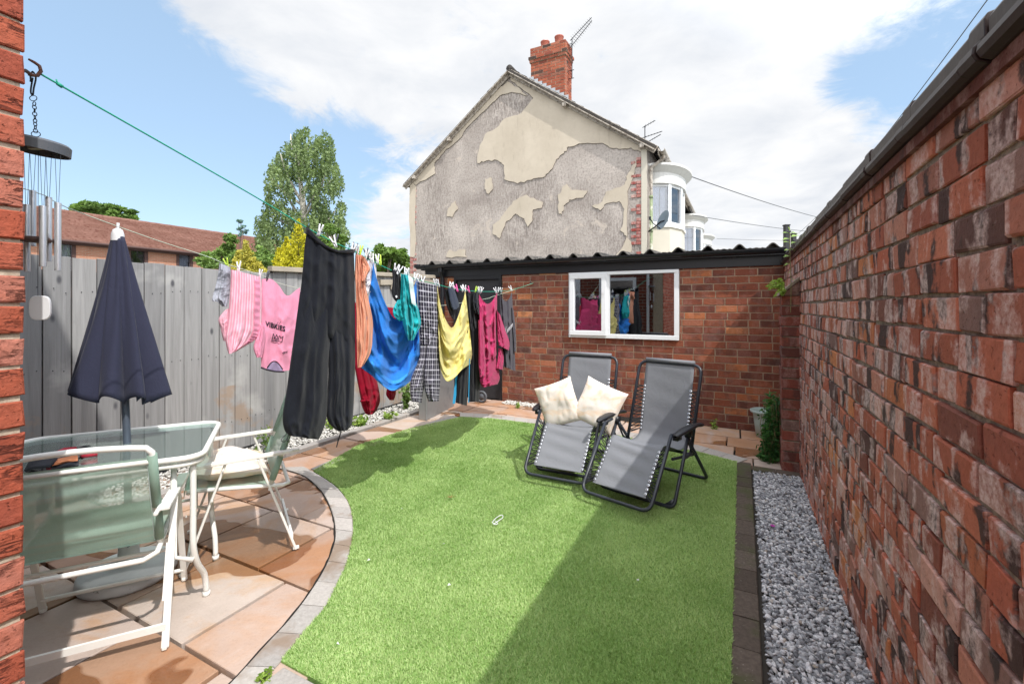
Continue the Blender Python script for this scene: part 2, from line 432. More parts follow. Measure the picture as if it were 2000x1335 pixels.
def foliage(name, dark, light, trans=.35):
    s = NT(name); r = s.rnd()
    c = s.mix(r[0], dark, light)
    d = s.bsdf(c, .55, 0, None, .3, False)
    t = s.new('ShaderNodeBsdfTranslucent'); s.L(s.mix(1, c, (1.2, 1.25, .7, 1), 'MULTIPLY'), t.inputs[0])
    mx = s.new('ShaderNodeMixShader'); mx.inputs[0].default_value = trans; s.L(d, mx.inputs[1]); s.L(t.outputs[0], mx.inputs[2])
    s.L(mx.outputs[0], s.out.inputs[0]); return s.m
M['turf'] = foliage('turf_fibre', C('7e9f54'), C('bfd294'), .32)
M['birch'] = foliage('birch_leaf', C('4a5f3e'), C('8a9d6b'))
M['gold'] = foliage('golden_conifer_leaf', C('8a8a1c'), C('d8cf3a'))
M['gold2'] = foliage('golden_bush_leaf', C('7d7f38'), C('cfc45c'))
M['green1'] = foliage('shrub_leaf', C('4f6a38'), C('98b566'))
M['green2'] = foliage('dark_tree_leaf', C('476332'), C('8aa858'))
M['green3'] = foliage('bright_weed_leaf', C('5d7f34'), C('a8c25e'))
M['green4'] = foliage('deep_green_leaf', C('1f4a24'), C('4f8040'))
M['bluegreen'] = foliage('bluish_leaf', C('6e8f92'), C('a3bfc0'))
M['bark'] = simple('bark', C('6d6257'), .9, var=.3, scale=12, bump=.4)
M['birchbark'] = simple('birch_bark', C('b7b2a8'), .8, var=.3, scale=8, bump=.2)
M['stem'] = simple('plant_stem', C('77724c'), .8)

# fence boards
s = NT('grey_painted_boards'); r = s.rnd()
g = s.noise(1, 6, s.coord('Object', (26, 26, 1.1)), .65, .8); g2 = s.noise(2.2, 4)
kn = s.new('ShaderNodeTexVoronoi'); kn.inputs['Scale'].default_value = 1; s.L(s.coord('Object', (7, 7, 3.2)), kn.inputs['Vector'])
c = s.mix(r[0], C('8c8c8d'), C('aaa9a8'))
c = s.mix(s.mask(g, .35, .7), s.mix(1, c, (.68, .68, .68, 1), 'MULTIPLY'), c)
c = s.mix(s.mask(g2, .58, .75), c, C('b9b8b5'))
c = s.mix(s.ramp(kn.outputs['Distance'], [(.06, (1, 1, 1, 1)), (.13, (0, 0, 0, 1))]), c, C('56565a'))
lowz = s.new('ShaderNodeSeparateXYZ'); s.L(s.coord(), lowz.inputs[0])
st = s.math('MULTIPLY', s.mask(s.noise(2.6, 5, None, .6), .56, .64), s.math('LESS_THAN', lowz.outputs[2], .62))
c = s.mix(s.math('MULTIPLY', st, .75), c, C('a08a76'))
s.bsdf(c, .75, 0, s.bump(g, .4, .006), .3); M['fence'] = s.m
M['rail_wood'] = simple('weathered_rail_wood', C('a39a8b'), .85, var=.25, scale=9, bump=.3)

# paving: per-slab colour + stains + damp marks
s = NT('sandstone_paving'); r = s.rnd()
n = s.noise(1.5, 6, None, .6, 1.2); n2 = s.noise(7, 5, None, .6)
c = s.ramp(r[0], [(0, C('b39c8e')), (.18, C('bbaaa0')), (.34, C('a98b78')), (.5, C('beb1a7')), (.64, C('a5836a')), (.78, C('ad9284')), (.9, C('b79f90')), (1, C('b8a89f'))])
c = s.mix(s.mask(n, .46, .60), c, s.mix(1, c, (1.0, .80, .60, 1), 'MULTIPLY'))
c = s.mix(s.math('MULTIPLY', s.mask(n2, .35, .7), .35), c, s.mix(1, c, (.72, .68, .66, 1), 'MULTIPLY'))
dm = s.mask(s.noise(2.1, 3, s.coord('Object', None, (3.3, 1.7, 0)), .5, .5), .515, .532)
dm = s.math('MULTIPLY', dm, r[1])
gr = s.noise(85, 5, None, .75); c = s.mix(s.math('MULTIPLY', s.mask(gr, .5, .7), .35), c, s.mix(1, c, (.72, .7, .68, 1), 'MULTIPLY'))
c = s.mix(dm, c, s.mix(1, c, (.58, .43, .30, 1), 'MULTIPLY'))
s.bsdf(c, s.mix(dm, (.68, .68, .68, 1), (.22, .22, .22, 1)), 0, s.bump(s.math('ADD', n2, s.math('MULTIPLY', s.noise(38, 6, None, .7), .6)), .5, .010), .35); M['paving'] = s.m
s = NT('grey_setts'); r = s.rnd(); f = s.noise(55, 5, None, .7)
c = s.ramp(r[0], [(0, C('aaa5a0')), (.4, C('b8b2ac')), (.7, C('9f9a96')), (1, C('c2bbb5'))])
c = s.mix(s.mask(f, .3, .72), s.mix(1, c, (.72, .72, .72, 1), 'MULTIPLY'), c)
c = s.mix(s.mask(s.noise(3, 5), .56, .66), c, C('8a7a6c'))
s.bsdf(c, .9, 0, s.bump(f, .4, .005), .2); M['setts'] = s.m
s = NT('mossy_setts'); r = s.rnd(); f = s.noise(50, 6, None, .7)
c = s.mix(r[0], C('5a5048'), C('6e635a')); c = s.mix(s.mask(f, .35, .7), s.mix(1, c, (.6, .6, .6, 1), 'MULTIPLY'), c)
c = s.mix(s.mask(s.noise(5, 5), .5, .66), c, C('4f5238')); c = s.mix(s.mask(s.noise(110, 3), .69, .72), c, C('a8a8a0'))
s.bsdf(c, .9, 0, s.bump(f, .5, .006), .2); M['setts_dark'] = s.m
s = NT('stone_chippings'); r = s.rnd()
c = s.ramp(r[0], [(0, C('66686c')), (.25, C('96989c')), (.5, C('b6b8bb')), (.75, C('d4d5d7')), (.93, C('ececed')), (1, C('a89c8e'))])
c = s.mix(s.mask(s.noise(70, 4), .4, .7), s.mix(1, c, (.8, .8, .82, 1), 'MULTIPLY'), c); s.bsdf(c, .75, 0, None, .3); M['gravel'] = s.m
s = NT('white_chippings'); r = s.rnd(); s.bsdf(s.mix(r[0], C('a5a29b'), C('dddbd6')), .8, 0, None, .3); M['gravel_white'] = s.m
M['soil'] = simple('dark_soil', C('35302b'), .95, var=.3, scale=40, bump=.5)
M['joint'] = simple('dark_joint_soil', C('16130f'), .95, var=.3, scale=40, bump=.3)
s = NT('turf_backing'); f = s.noise(90, 4); s.bsdf(s.mix(f, C('5f8040'), C('8aa860')), .95, 0, None, .1); M['turf_base'] = s.m
M['land'] = simple('tarmac_and_soil', C('7b7a72'), .95, var=.2, scale=2)

# old gable: scratch-coat render and smooth top coat
s = NT('scratch_coat_render')
comb = s.noise(1, 5, s.coord('Object', (42, 42, 5.0)), .75, .9); big = s.noise(.8, 5, None, .6, .6); f = s.noise(22, 6, None, .7)
c = s.mix(s.mask(big, .35, .65), C('a39a93'), C('c4bbb3'))
zone = s.mask(s.noise(.45, 3, s.coord('Object', None, (2, 0, 5)), .5), .44, .58)
dk = s.math('MULTIPLY', s.math('MULTIPLY', s.mask(comb, .46, .58), s.math('ADD', zone, .08)), .66)
c = s.mix(dk, c, C('625955')); c = s.mix(s.math('MULTIPLY', s.mask(f, .47, .62), .55), c, C('7c736d'))
c = s.mix(s.mask(s.noise(1.7, 6, None, .7, 1.0), .60, .66), c, C('c0b5aa'))
s.bsdf(c, .95, 0, s.bump(s.math('ADD', comb, s.math('MULTIPLY', f, .6)), .5, .02), .1); M['scratch'] = s.m
s = NT('cream_top_coat'); n = s.noise(1.1, 6, None, .65); f = s.noise(18, 5)
c = s.mix(s.mask(n, .3, .7), C('b8ad9c'), C('cbc0af')); c = s.mix(s.math('MULTIPLY', s.mask(s.noise(3.5, 6, s.coord('Object', (2.5, 2.5, .7)), .7), .55, .75), .4), c, C('94887a'))
s.bsdf(c, .95, 0, s.bump(f, .2, .01), .1); M['topcoat'] = s.m
M['crack'] = simple('dark_crack_edge', C('756a62'), .95)
# clay pantiles on the far building (courses and rolls are geometry)
s = NT('clay_pantiles'); n = s.noise(1.2, 5); f = s.noise(9, 5); r = s.rnd()
c = s.mix(s.mask(n, .3, .7), C('7d5a4e'), C('957266')); c = s.mix(s.mask(f, .5, .7), c, C('70493f')); c = s.mix(r[0], c, s.mix(1, c, (.72, .7, .7, 1), 'MULTIPLY'))
s.bsdf(c, .85, 0, None, .2); M['pantile'] = s.m

# ================================================================== SETTING
def jit(a): return random.uniform(-a, a)
def rc(a=1): return (random.random(), random.random(), random.random(), a)
def pip(poly, X, Y):
    inside = np.zeros(X.shape, bool); n = len(poly); j = n-1
    for i in range(n):
        xi, yi = poly[i]; xj, yj = poly[j]
        c = ((yi > Y) != (yj > Y)) & (X < (xj-xi)*(Y-yi)/(yj-yi+1e-12)+xi)
        inside ^= c; j = i
    return inside
def resample(pts, n):
    pts = [Vector(p) for p in pts]; d = [0]
    for a, b in zip(pts, pts[1:]): d.append(d[-1]+(b-a).length)
    out = []
    for k in range(n+1):
        t = d[-1]*k/n; i = 0
        while i < len(d)-2 and d[i+1] < t: i += 1
        f = (t-d[i])/max(1e-9, d[i+1]-d[i]); out.append(pts[i].lerp(pts[i+1], min(1, f)))
    return out
def catmull(pts, n=6, closed=False):
    pts = [Vector(p) for p in pts]; N = len(pts); out = []
    for i in range(N if closed else N-1):
        if closed: p0, p1, p2, p3 = pts[i-1], pts[i], pts[(i+1) % N], pts[(i+2) % N]
        else: p0, p1, p2, p3 = pts[max(i-1, 0)], pts[i], pts[i+1], pts[min(i+2, N-1)]
        for k in range(n):
            t = k/n
            out.append(.5*((2*p1)+(p2-p0)*t+(2*p0-5*p1+4*p2-p3)*t*t+(3*p1-p0-3*p2+p3)*t**3))
    if not closed: out.append(pts[-1])
    return out

mb = MB(); mb.add([(-150, -40, -.08), (150, -40, -.08), (150, 220, -.08), (-150, 220, -.08)], [(0, 1, 2, 3)])
tag(obj('ground', mb, M['land']), kind='structure')
mb = MB(); q = [UV(-4.6, -3, -.04), UV(.5, -3, -.04), UV(.5, 5.9, -.04), UV(-4.6, 5.9, -.04)]; mb.add(q, [(0, 1, 2, 3)])
tag(obj('yard_subsoil', mb, M['joint']), kind='structure')

def slab(mb, u0, u1, v0, v1, z=0.0, gap=.0075, th=.045, b=.004):
    # a paving slab with a softly worn arris
    u0 += gap; u1 -= gap; v0 += gap; v1 -= gap; zz = z+jit(.0025); col = (random.random(), 1.0 if random.random() < .75 else 0.0, random.random(), 1)
    P = lambda a, e, d: UV(a, e, d)
    j = [jit(.003) for _ in range(8)]
    o = [(u0+j[0], v0+j[1]), (u1+j[2], v0+j[3]), (u1+j[4], v1+j[5]), (u0+j[6], v1+j[7])]
    i_ = [(u0+b, v0+b), (u1-b, v0+b), (u1-b, v1-b), (u0+b, v1-b)]
    vs = [P(a, e, zz-th) for a, e in o]+[P(a, e, zz-b*.6) for a, e in o]+[P(a, e, zz) for a, e in i_]
    fs = []
    for k in range(4):
        n = (k+1) % 4; fs += [(k, n, 4+n, 4+k), (4+k, 4+n, 8+n, 8+k)]
    fs.append((8, 9, 10, 11)); mb.add(vs, fs, col)
# patio: rows along u
mb = MB()
rows = [(-.39, .08, [-3.9, -3.3, -2.72, -2.2, -1.5, -.9, -.3, .4]), (.08, .55, [-4, -3.5, -3.0, -2.5, -1.98, -1.4, -.9, -.3, .4]),
        (.55, 1.02, [-4.1, -3.75, -3.3, -2.76, -2.24, -1.72, -1.2, -.7, -.2, .4]), (1.02, 1.49, [-4.1, -3.55, -3.0, -2.5, -1.99, -1.4]),
        (1.49, 1.97, [-4.1, -3.8, -3.28, -2.76, -2.22, -1.7]), (1.97, 2.44, [-4.1, -3.55, -3.05, -2.52, -2.0, -1.5]), (2.44, 2.86, [-3.64, -3.18, -2.6, -2.1])]
for v0, v1, js in rows:
    for a, e in zip(js, js[1:]): slab(mb, a, e, v0, v1)
v = 2.86
while v < 5.2:
    slab(mb, -3.64, -3.18, v, v+.515); v += .515
tag(obj('patio', mb, M['paving']), kind='structure')
mb = MB()
for v0, v1, js in [(4.72, 5.02, [-3.18, -2.6, -2.1, -1.62, -1.1, -.6]), (5.02, 5.36, [-3.18, -2.75, -2.2, -1.75, -1.2, -.62]), (5.36, 5.72, [-4.1, -3.64, -3.2, -2.6, -2.05]),
                   (4.36, 4.56, [-.62, -.28, .1, .42]), (4.56, 4.86, [-.6, -.05, .42]), (4.86, 5.2, [-.62, -.12, .42]), (5.2, 5.55, [-.62, .0, .42])]:
    for a, e in zip(js, js[1:]): slab(mb, a, e, v0, v1, z=.002)
tag(obj('back_path', mb, M['paving']), kind='structure')

# lawn outline, surveyed off the photograph onto the ground
arc_px = [(612, 921), (640, 938), (668, 962), (685, 992), (690, 1038), (679, 1096), (658, 1142), (635, 1187), (600, 1229), (570, 1266), (549, 1293)]
arc = catmull([gp(*p) for p in arc_px], 5)
lawn_poly = arc + [UV(-.03, 1.12)] + [gp(1439, 903), gp(1361, 883), gp(1200, 850), gp(1048, 829), gp(960, 818), gp(900, 815), gp(800, 838), gp(700, 870)]
lawn2 = [(p.x, p.y) for p in lawn_poly]
mb = MB()
n = len(lawn_poly); mb.prism([p+Vector((0, 0, -.02)) for p in lawn_poly], (0, 0, .028))
tag(obj('lawn', mb, M['turf_base']), kind='structure')
# artificial turf fibres: uncountable, one object
xs = np.array(lawn2)
N = 900000
X = rng.uniform(xs[:, 0].min(), xs[:, 0].max(), N); Y = rng.uniform(xs[:, 1].min(), xs[:, 1].max(), N)
keep = pip(lawn2, X, Y) & (rng.random(N) < np.clip(1.25-(Y-1.2)/5.5, .3, 1)); X = X[keep]; Y = Y[keep]; N = len(X)
ang = rng.uniform(0, 2*np.pi, N); hgt = rng.uniform(.007, .016, N); w = rng.uniform(.0016, .0030, N)*(1+np.clip(Y-2, 0, 4)*.28)
lean = rng.uniform(.004, .016, N); la = ang+np.pi/2+rng.uniform(-.6, .6, N)
patch = .47+.20*np.sin(X*2.3+1.1*np.sin(Y*1.7))*np.cos(Y*1.9+X)+.16*np.sin(X*6.1+Y*2.2+2*np.sin(Y*3.1))*np.sin(Y*5.3-X*3)+.10*np.sin(X*17+3*np.sin(Y*9))*np.sin(Y*15)+rng.normal(0, .2, N)
b0 = np.stack([X-np.cos(ang)*w, Y-np.sin(ang)*w, np.full(N, .006)], 1); b1 = np.stack([X+np.cos(ang)*w, Y+np.sin(ang)*w, np.full(N, .006)], 1)
tp = np.stack([X+np.cos(la)*lean, Y+np.sin(la)*lean, .006+hgt], 1)
V = np.stack([b0, b1, tp], 1).reshape(-1, 3); Fc = np.arange(3*N).reshape(-1, 3)
cl = np.stack([np.clip(patch, 0, 1), rng.random(N), rng.random(N), np.ones(N)], 1)
tag(np_obj('turf', V, Fc, cl, M['turf']), kind='stuff')

# kerbs
def setts(mb, inner, outer, n, z=.008, gap=.035, h=.03):
    a = resample(inner, n*4); b = resample(outer, n*4)
    for k in range(n):
        col = rc(); zz = z+jit(.002)
        A = [a[k*4+i] for i in range(5)]; B = [b[k*4+i] for i in range(5)]
        # shrink ends for the joint, pull edges in for a worn arris
        A[0] = A[0].lerp(A[1], gap*1.6); A[4] = A[4].lerp(A[3], gap*1.6); B[0] = B[0].lerp(B[1], gap*1.6); B[4] = B[4].lerp(B[3], gap*1.6)
        top = []; low = []
        for i in range(5):
            lo, hi = A[i].lerp(B[i], .02), A[i].lerp(B[i], .98)
            low.append((Vector((lo.x, lo.y, zz-.005)), Vector((hi.x, hi.y, zz-.005))))
            lo, hi = A[i].lerp(B[i], .06), A[i].lerp(B[i], .94)
            top.append((Vector((lo.x, lo.y, zz)), Vector((hi.x, hi.y, zz))))
        vs = []
        for i in range(5): vs += [low[i][0]-Vector((0, 0, h)), low[i][0], top[i][0], top[i][1], low[i][1], low[i][1]-Vector((0, 0, h))]
        fs = []
        for i in range(4):
            for j in range(5): fs.append((i*6+j, i*6+j+1, i*6+6+j+1, i*6+6+j))
        fs += [(0, 1, 2, 3, 4, 5), (29, 28, 27, 26, 25, 24)]
        mb.add(vs, fs, col)
inner_px = [(540, 914), (580, 924), (608, 940), (633, 968), (650, 1008), (654, 1048), (646, 1080), (630, 1116), (602, 1161), (562, 1213), (517, 1261), (455, 1330), (400, 1385)]
inner = catmull([gp(*p) for p in inner_px], 4)
outer = catmull([gp(*p) for p in [(596, 912)]+arc_px+[(505, 1342), (470, 1385)]], 4)
mb = MB(); setts(mb, inner, outer, 15)
tag(obj('curved_kerb', mb, M['setts']), kind='structure')
mb = MB(); jn = resample(inner, 60); vs = []
for i, p in enumerate(jn):
    d = (jn[min(i+1, 60)]-jn[max(i-1, 0)]).normalized(); n_ = Vector((d.y, -d.x, 0)); k_ = .0055+jit(.0025)
    if n_.dot(p-Vector((-2.2, 2.3, 0))) < 0: n_ = -n_
    vs += [p+n_*.004+Vector((0, 0, .0045)), p-n_*k_+Vector((0, 0, .0045))]
mb.add(vs, [(2*i, 2*i+1, 2*i+3, 2*i+2) for i in range(60)])
tag(obj('kerb_joint', mb, M['joint']), kind='structure')
mb = MB()
setts(mb, [gp(607, 916), gp(700, 876), gp(790, 842), gp(880, 812)], [gp(621, 923), gp(702, 883), gp(800, 846), gp(898, 815)], 12)
setts(mb, [gp(898, 806), gp(960, 809), gp(1048, 819), gp(1200, 838), gp(1365, 869), gp(1462, 897)], [gp(898, 817), gp(960, 819), gp(1048, 830), gp(1200, 851), gp(1361, 884), gp(1440, 905)], 18)
tag(obj('lawn_kerb', mb, M['setts']), kind='structure')
mb = MB()
setts(mb, [UV(-1.52, 1.0), UV(-.03, 1.0)], [UV(-1.52, 1.13), UV(-.03, 1.13)], 9)
tag(obj('lawn_kerb', mb, M['setts']), kind='structure')
mb = MB()
setts(mb, [UV(-.04, .6), UV(-.03, 4.4)], [UV(.07, .6), UV(.085, 4.4)], 19)
setts(mb, [UV(.09, 4.22), UV(.43, 4.22)], [UV(.09, 4.32), UV(.43, 4.32)], 2)
tag(obj('dark_kerb', mb, M['setts_dark']), kind='structure')
mb = MB(); v = 1.6
while v < 5.5:
    L_ = random.uniform(.5, .62); e = min(v+L_, 5.6)
    p = [UV(-3.74, v+.004, -.02), UV(-3.65, v+.004, -.02), UV(-3.65, e-.004, -.02), UV(-3.74, e-.004, -.02)]; mb.prism(p, (0, 0, .045), rc()); v = e
tag(obj('edging_kerb', mb, M['setts'], bevel=.004), kind='structure')

# loose stone: uncountable
ICO = None
def stones(name, n, sampler, smin, smax, mat, flat=.6):
    t = (1+5**.5)/2
    iv = np.array([(-1, t, 0), (1, t, 0), (-1, -t, 0), (1, -t, 0), (0, -1, t), (0, 1, t), (0, -1, -t), (0, 1, -t), (t, 0, -1), (t, 0, 1), (-t, 0, -1), (-t, 0, 1)])/1.9
    fi = np.array([(0, 11, 5), (0, 5, 1), (0, 1, 7), (0, 7, 10), (0, 10, 11), (1, 5, 9), (5, 11, 4), (11, 10, 2), (10, 7, 6), (7, 1, 8), (3, 9, 4), (3, 4, 2), (3, 2, 6), (3, 6, 8), (3, 8, 9), (4, 9, 5), (2, 4, 11), (6, 2, 10), (8, 6, 7), (9, 8, 1)])
    Vs = []; Fs = []; cs = []
    for i in range(n):
        p, z = sampler()
        sz = random.uniform(smin, smax); v_ = iv*(1+rng.uniform(-.38, .38, (12, 1)))*np.array([1, random.uniform(.55, .95), random.uniform(flat*.7, flat*1.1)])*sz
        q = Matrix.Rotation(random.uniform(0, 6.28), 3, 'Z') @ Matrix.Rotation(jit(.7), 3, 'X') @ Matrix.Rotation(jit(.7), 3, 'Y')
        v_ = v_ @ np.array(q).T+np.array([p.x, p.y, z]); Fs.append(fi+len(Vs)*12); Vs.append(v_)
        cs.append(np.tile([random.random()**1.0, random.random(), 0, 1], (20, 1)))
    o = np_obj(name, np.concatenate(Vs), np.concatenate(Fs), np.concatenate(cs), mat); return tag(o, kind='stuff')
mb = MB(); mb.add([UV(.07, .3, -.012), UV(.44, .3, -.012), UV(.44, 4.24, -.012), UV(.07, 4.24, -.012)], [(0, 1, 2, 3)])
tag(obj('soil_bed', mb, M['soil']), kind='structure')
mb = MB()
mb.add([UV(-4.25, 1.2, -.01), UV(-3.7, 1.2, -.01), UV(-3.7, 5.7, -.01), UV(-4.25, 5.7, -.01)], [(0, 1, 2, 3)])
tag(obj('soil_bed', mb, M['soil']), kind='structure')
def g1():
    v_ = random.uniform(.9, 4.21); return UV(random.uniform(.095, .425), v_), random.uniform(-.01, .008)
stones('gravel', 11500, g1, .007, .0155, M['gravel'])
def g2(): return UV(random.uniform(-4.17, -3.75), random.uniform(1.5, 5.6)), random.uniform(0, .014)
stones('white_gravel', 4200, g2, .009, .016, M['gravel_white'])
def g3():
    t = random.random(); return UV(-2.95+t*1.5, 5.62+jit(.09)), random.uniform(0.004, .02)
stones('white_gravel', 1500, g3, .009, .016, M['gravel_white'])

# ================================================================== BRICKWORK
def brickwork(mb, x0, x1, z0, z1, rowh, blen, depth=.1, gap=.010, holes=(), headers=.12, proud=.004, jitter=.002, bev=.004, zoff=0.0, bond=.5, mort=.007, mend=0.0):
    """brick faces looking towards -y from the plane y=0; mortar face at y=+.008 (material 1)"""
    nr = int(round((z1-z0)/rowh)); rowh = (z1-z0)/nr
    for k in range(nr):
        a = z0+k*rowh; x = x0-random.random()*blen*.1-(blen*bond if k % 2 else 0)
        hdr = random.random() < .12 and headers > .1
        while x < x1:
            L_ = blen*(.5 if (hdr or random.random() < headers) else 1)+jit(.006)
            L_ = (x1-x) if x1-(x+L_) < .07 else L_; xa, xb = max(x, x0), min(x+L_, x1); x += L_
            if xb-xa < .03: continue
            segs = [(xa, xb)]
            for hx0, hx1, hz0, hz1 in holes:
                if a+rowh*.5 > hz0 and a+rowh*.5 < hz1:
                    ns = []
                    for p, q in segs:
                        if q <= hx0 or p >= hx1: ns.append((p, q)); continue
                        if p < hx0-.02: ns.append((p, hx0))
                        if q > hx1+.02: ns.append((hx1, q))
                    segs = ns
            for p, q in segs:
                if q-p < .02: continue
                p_, q_, za, zb = p+gap/2, q-gap/2, a+gap/2, a+rowh-gap/2
                y = -abs(jit(proud)); j = lambda: jit(jitter)
                o = [(p_+j(), za+j()), (q_+j(), za+j()), (q_+j(), zb+j()), (p_+j(), zb+j())]
                b = bev; cxm, czm = (p_+q_)/2, (za+zb)/2
                i_ = [(ox+(b if ox < cxm else -b)+j()*.5, oz+(b if oz < czm else -b)+j()*.5) for ox, oz in o]
                vs = [(ox, .012, oz) for ox, oz in o]+[(ox, y+b*.7, oz) for ox, oz in o]+[(ox, y+jit(jitter*.6), oz) for ox, oz in i_]
                fs = []
                for e in range(4):
                    n_ = (e+1) % 4; fs += [(e, n_, 4+n_, 4+e), (4+e, 4+n_, 8+n_, 8+e)]
                fs.append((8, 9, 10, 11)); mb.add(vs, fs, rc())
    # mortar body with openings: split into rectangles
    xs_ = sorted({x0, x1, *[min(max(h[0], x0), x1) for h in holes], *[min(max(h[1], x0), x1) for h in holes]})
    zs_ = sorted({z0, z1, *[min(max(h[2], z0), z1) for h in holes], *[min(max(h[3], z0), z1) for h in holes]})
    for xa, xb in zip(xs_, xs_[1:]):
        if xb == x1: xb = x1-mend
        for za, zb in zip(zs_, zs_[1:]):
            mx, mz = (xa+xb)/2, (za+zb)/2
            if any(h[0] < mx < h[1] and h[2] < mz < h[3] for h in holes): continue
            mb.box((mx, mort+depth/2, mz), (xb-xa, depth, zb-za), None, None, 1)

# ---- old garden wall on the right (local x runs towards the camera, -y faces the yard)
WT = 1.80
gw = thing('garden_wall', 'tall weathered red brick garden wall with sooty bleached bricks, along the right', 'wall', UV(.43, 5.74, 0), math.atan2(-VA.y, -VA.x))
# local frame: x=-v, y: rotate x by +90deg -> points to +u ; so -y faces -u (the yard)
mb = MB(); brickwork(mb, 0, 6.9, -.06, WT, .0845, .232, depth=.2, gap=.0115, headers=.26, proud=.0045, jitter=.005, bev=.004)
obj('brickwork', mb, [M['brick_old'], M['mortar_old']], gw, local=True)
mb = MB(); prof = [(.0, .0), (-.020, .001), (-.034, .008), (-.040, .020), (-.038, .033), (-.028, .042), (-.020, .044), (-.022, .050), (-.023, .078), (-.018, .088), (.03, .098), (.12, .10), (.19, .08), (.25, .03), (.25, 0)]
x = -.02
while x < 6.9:
    L_ = .42; e = x+L_-.006; dz = jit(.004); dy = jit(.004); rr = jit(.004)
    for sx in [0]:
        vs = [(xx, p[0]+dy, WT+.004+p[1]*k+dz+(rr if xx == e else 0)) for xx, k in ((x, 1), (x+.02, 1.0), (e-.07, 1.0), (e-.065, 1.09), (e, 1.09)) for p in prof]
        n = len(prof); fs = [(r_*n+i, r_*n+i+1, r_*n+n+i+1, r_*n+n+i) for r_ in range(4) for i in range(n-1)]
        fs += [tuple(range(n))[::-1], tuple(range(4*n, 5*n))]
        mb.add(vs, fs, rc())
    x += L_
obj('coping', mb, M['coping'], gw, local=True, bevel=.003)
# ledge course under the coping; its dark brick colour stands in for shadow
mb = MB(); mb.box((3.4, .08, WT-.012), (6.8, .19, .03)); obj('shaded_bed_joint', mb, M['brick_pier'], gw, local=True)
# pier: local y negative is towards the yard. near face at v=4.31 -> x = 1.43
mb = MB(); px0, px1, py1 = 1.19, 1.43, -.125
nr = 17; rowh = 1.44/nr
for k in range(nr):
    z = k*rowh+rowh/2
    y0 = -.128+jit(.004); d = .14
    if k % 3 == 1: mb.box((1.43-.055+jit(.003), y0+d/2, z), (.11, d, rowh-.011), None, rc()); mb.box((1.255+jit(.003), y0+d/2+.004, z), (.12, d, rowh-.011), None, rc())
    else: mb.box((1.31+jit(.004), y0+d/2, z), (.24, d, rowh-.011), None, rc())
    mb.box((1.31, .0, z), (.225, .23, rowh), None, None, 1)
obj('pier', mb, [M['brick_pier'], M['mortar_old']], gw, local=True, bevel=.004)
mb = MB(); mb.prism([(1.175, -.135, 1.44), (1.175, .0, 1.44), (1.175, .0, 1.56)], (.265, 0, 0), rc()); mb.prism([(1.165, -.15, 1.435), (1.165, -.14, 1.462), (1.165, .0, 1.59), (1.165, .0, 1.56)], (.285, 0, 0), rc(), 1)
obj('pier_cap', mb, [M['brick_pier'], M['mortar_old']], gw, local=True, bevel=.003)

# ---- shed across the back: local x along u from the door corner, -y faces the camera; t as in the survey
SO = Vector((-.13, 6.49, 0))
sh = thing('brick_shed', 'low red brick shed with corrugated roof and white window behind the loungers', 'shed', SO, YAW)
ST = 1.86
holes = [(-.83, -.015, -1, 1.80), (1.0, 2.387, .94, 1.795)]
mb = MB(); brickwork(mb, -1.285, 3.47, -.05, ST, .083, .232, depth=.1, gap=.0105, holes=holes, headers=.04, proud=.0015, jitter=.0012, bev=.002, mort=.0035)
obj('brickwork', mb, [M['brick_shed'], M['mortar_shed']], sh, local=True)
mb = MB()
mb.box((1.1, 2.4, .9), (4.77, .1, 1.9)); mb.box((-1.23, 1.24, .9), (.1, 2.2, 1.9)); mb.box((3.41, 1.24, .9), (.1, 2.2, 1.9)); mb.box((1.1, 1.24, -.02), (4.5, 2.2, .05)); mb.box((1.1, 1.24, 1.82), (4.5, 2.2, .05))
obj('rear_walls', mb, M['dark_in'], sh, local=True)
mb = MB(); mb.box((1.1, -.012, 1.855), (4.93, .022, .115)); mb.box((1.1, -.045, 1.915), (5.0, .08, .02)); obj('fascia', mb, M['black_paint'], sh, local=True, bevel=.003)
# half-round gutter with brackets and downpipe
mb = MB(); nseg = 10
def gut(x0, x1, r0, cz, cy, mb):
    vs = []; fs = []
    for xx in (x0, x1):
        for rr in (r0, r0-.006):
            for k in range(nseg+1):
                a = math.pi+math.pi*k/nseg; vs.append((xx, cy+rr*math.cos(a), cz+rr*math.sin(a)))
    n = nseg+1
    for k in range(nseg): fs += [(k, k+1, 2*n+k+1, 2*n+k), (n+k, 3*n+k, 3*n+k+1, n+k+1)]
    fs += [(0, 2*n, 3*n, n), (n-1, 2*n-1, 4*n-1, 3*n-1)]
    for b in (0, 2*n):
        for k in range(nseg): fs.append((b+k, b+n+k, b+n+k+1, b+k+1))
    mb.add(vs, fs)
gut(-1.46, 3.47, .052, 1.975, -.095, mb)
for xx in (-1.3, -.35, .55, 1.5, 2.45, 3.3):
    gut(xx-.015, xx+.015, .058, 1.976, -.095, mb); mb.box((xx, -.034, 1.965), (.025, .016, .05))
for xx in (.75, 2.6): gut(xx-.05, xx+.05, .0575, 1.976, -.095, mb)
mb.lathe([(.001, 0), (.05, 0), (.052, .05), (.001, .05)], 16, (-1.46, -.095, 1.95))
obj('gutter', mb, M['black_plastic'], sh, local=True)
mb = MB(); mb.tube([(-1.02, -.095, 1.93), (-1.02, -.095, 1.88), (-1.02, -.05, 1.8), (-1.02, -.045, 1.72), (-1.02, -.045, .03)], .033, 12)
for z in (1.5, .8): mb.tube([(-1.02, -.045, z), (-1.02, -.045, z+.04)], .039, 12)
obj('downpipe', mb, M['black_plastic'], sh, local=True)
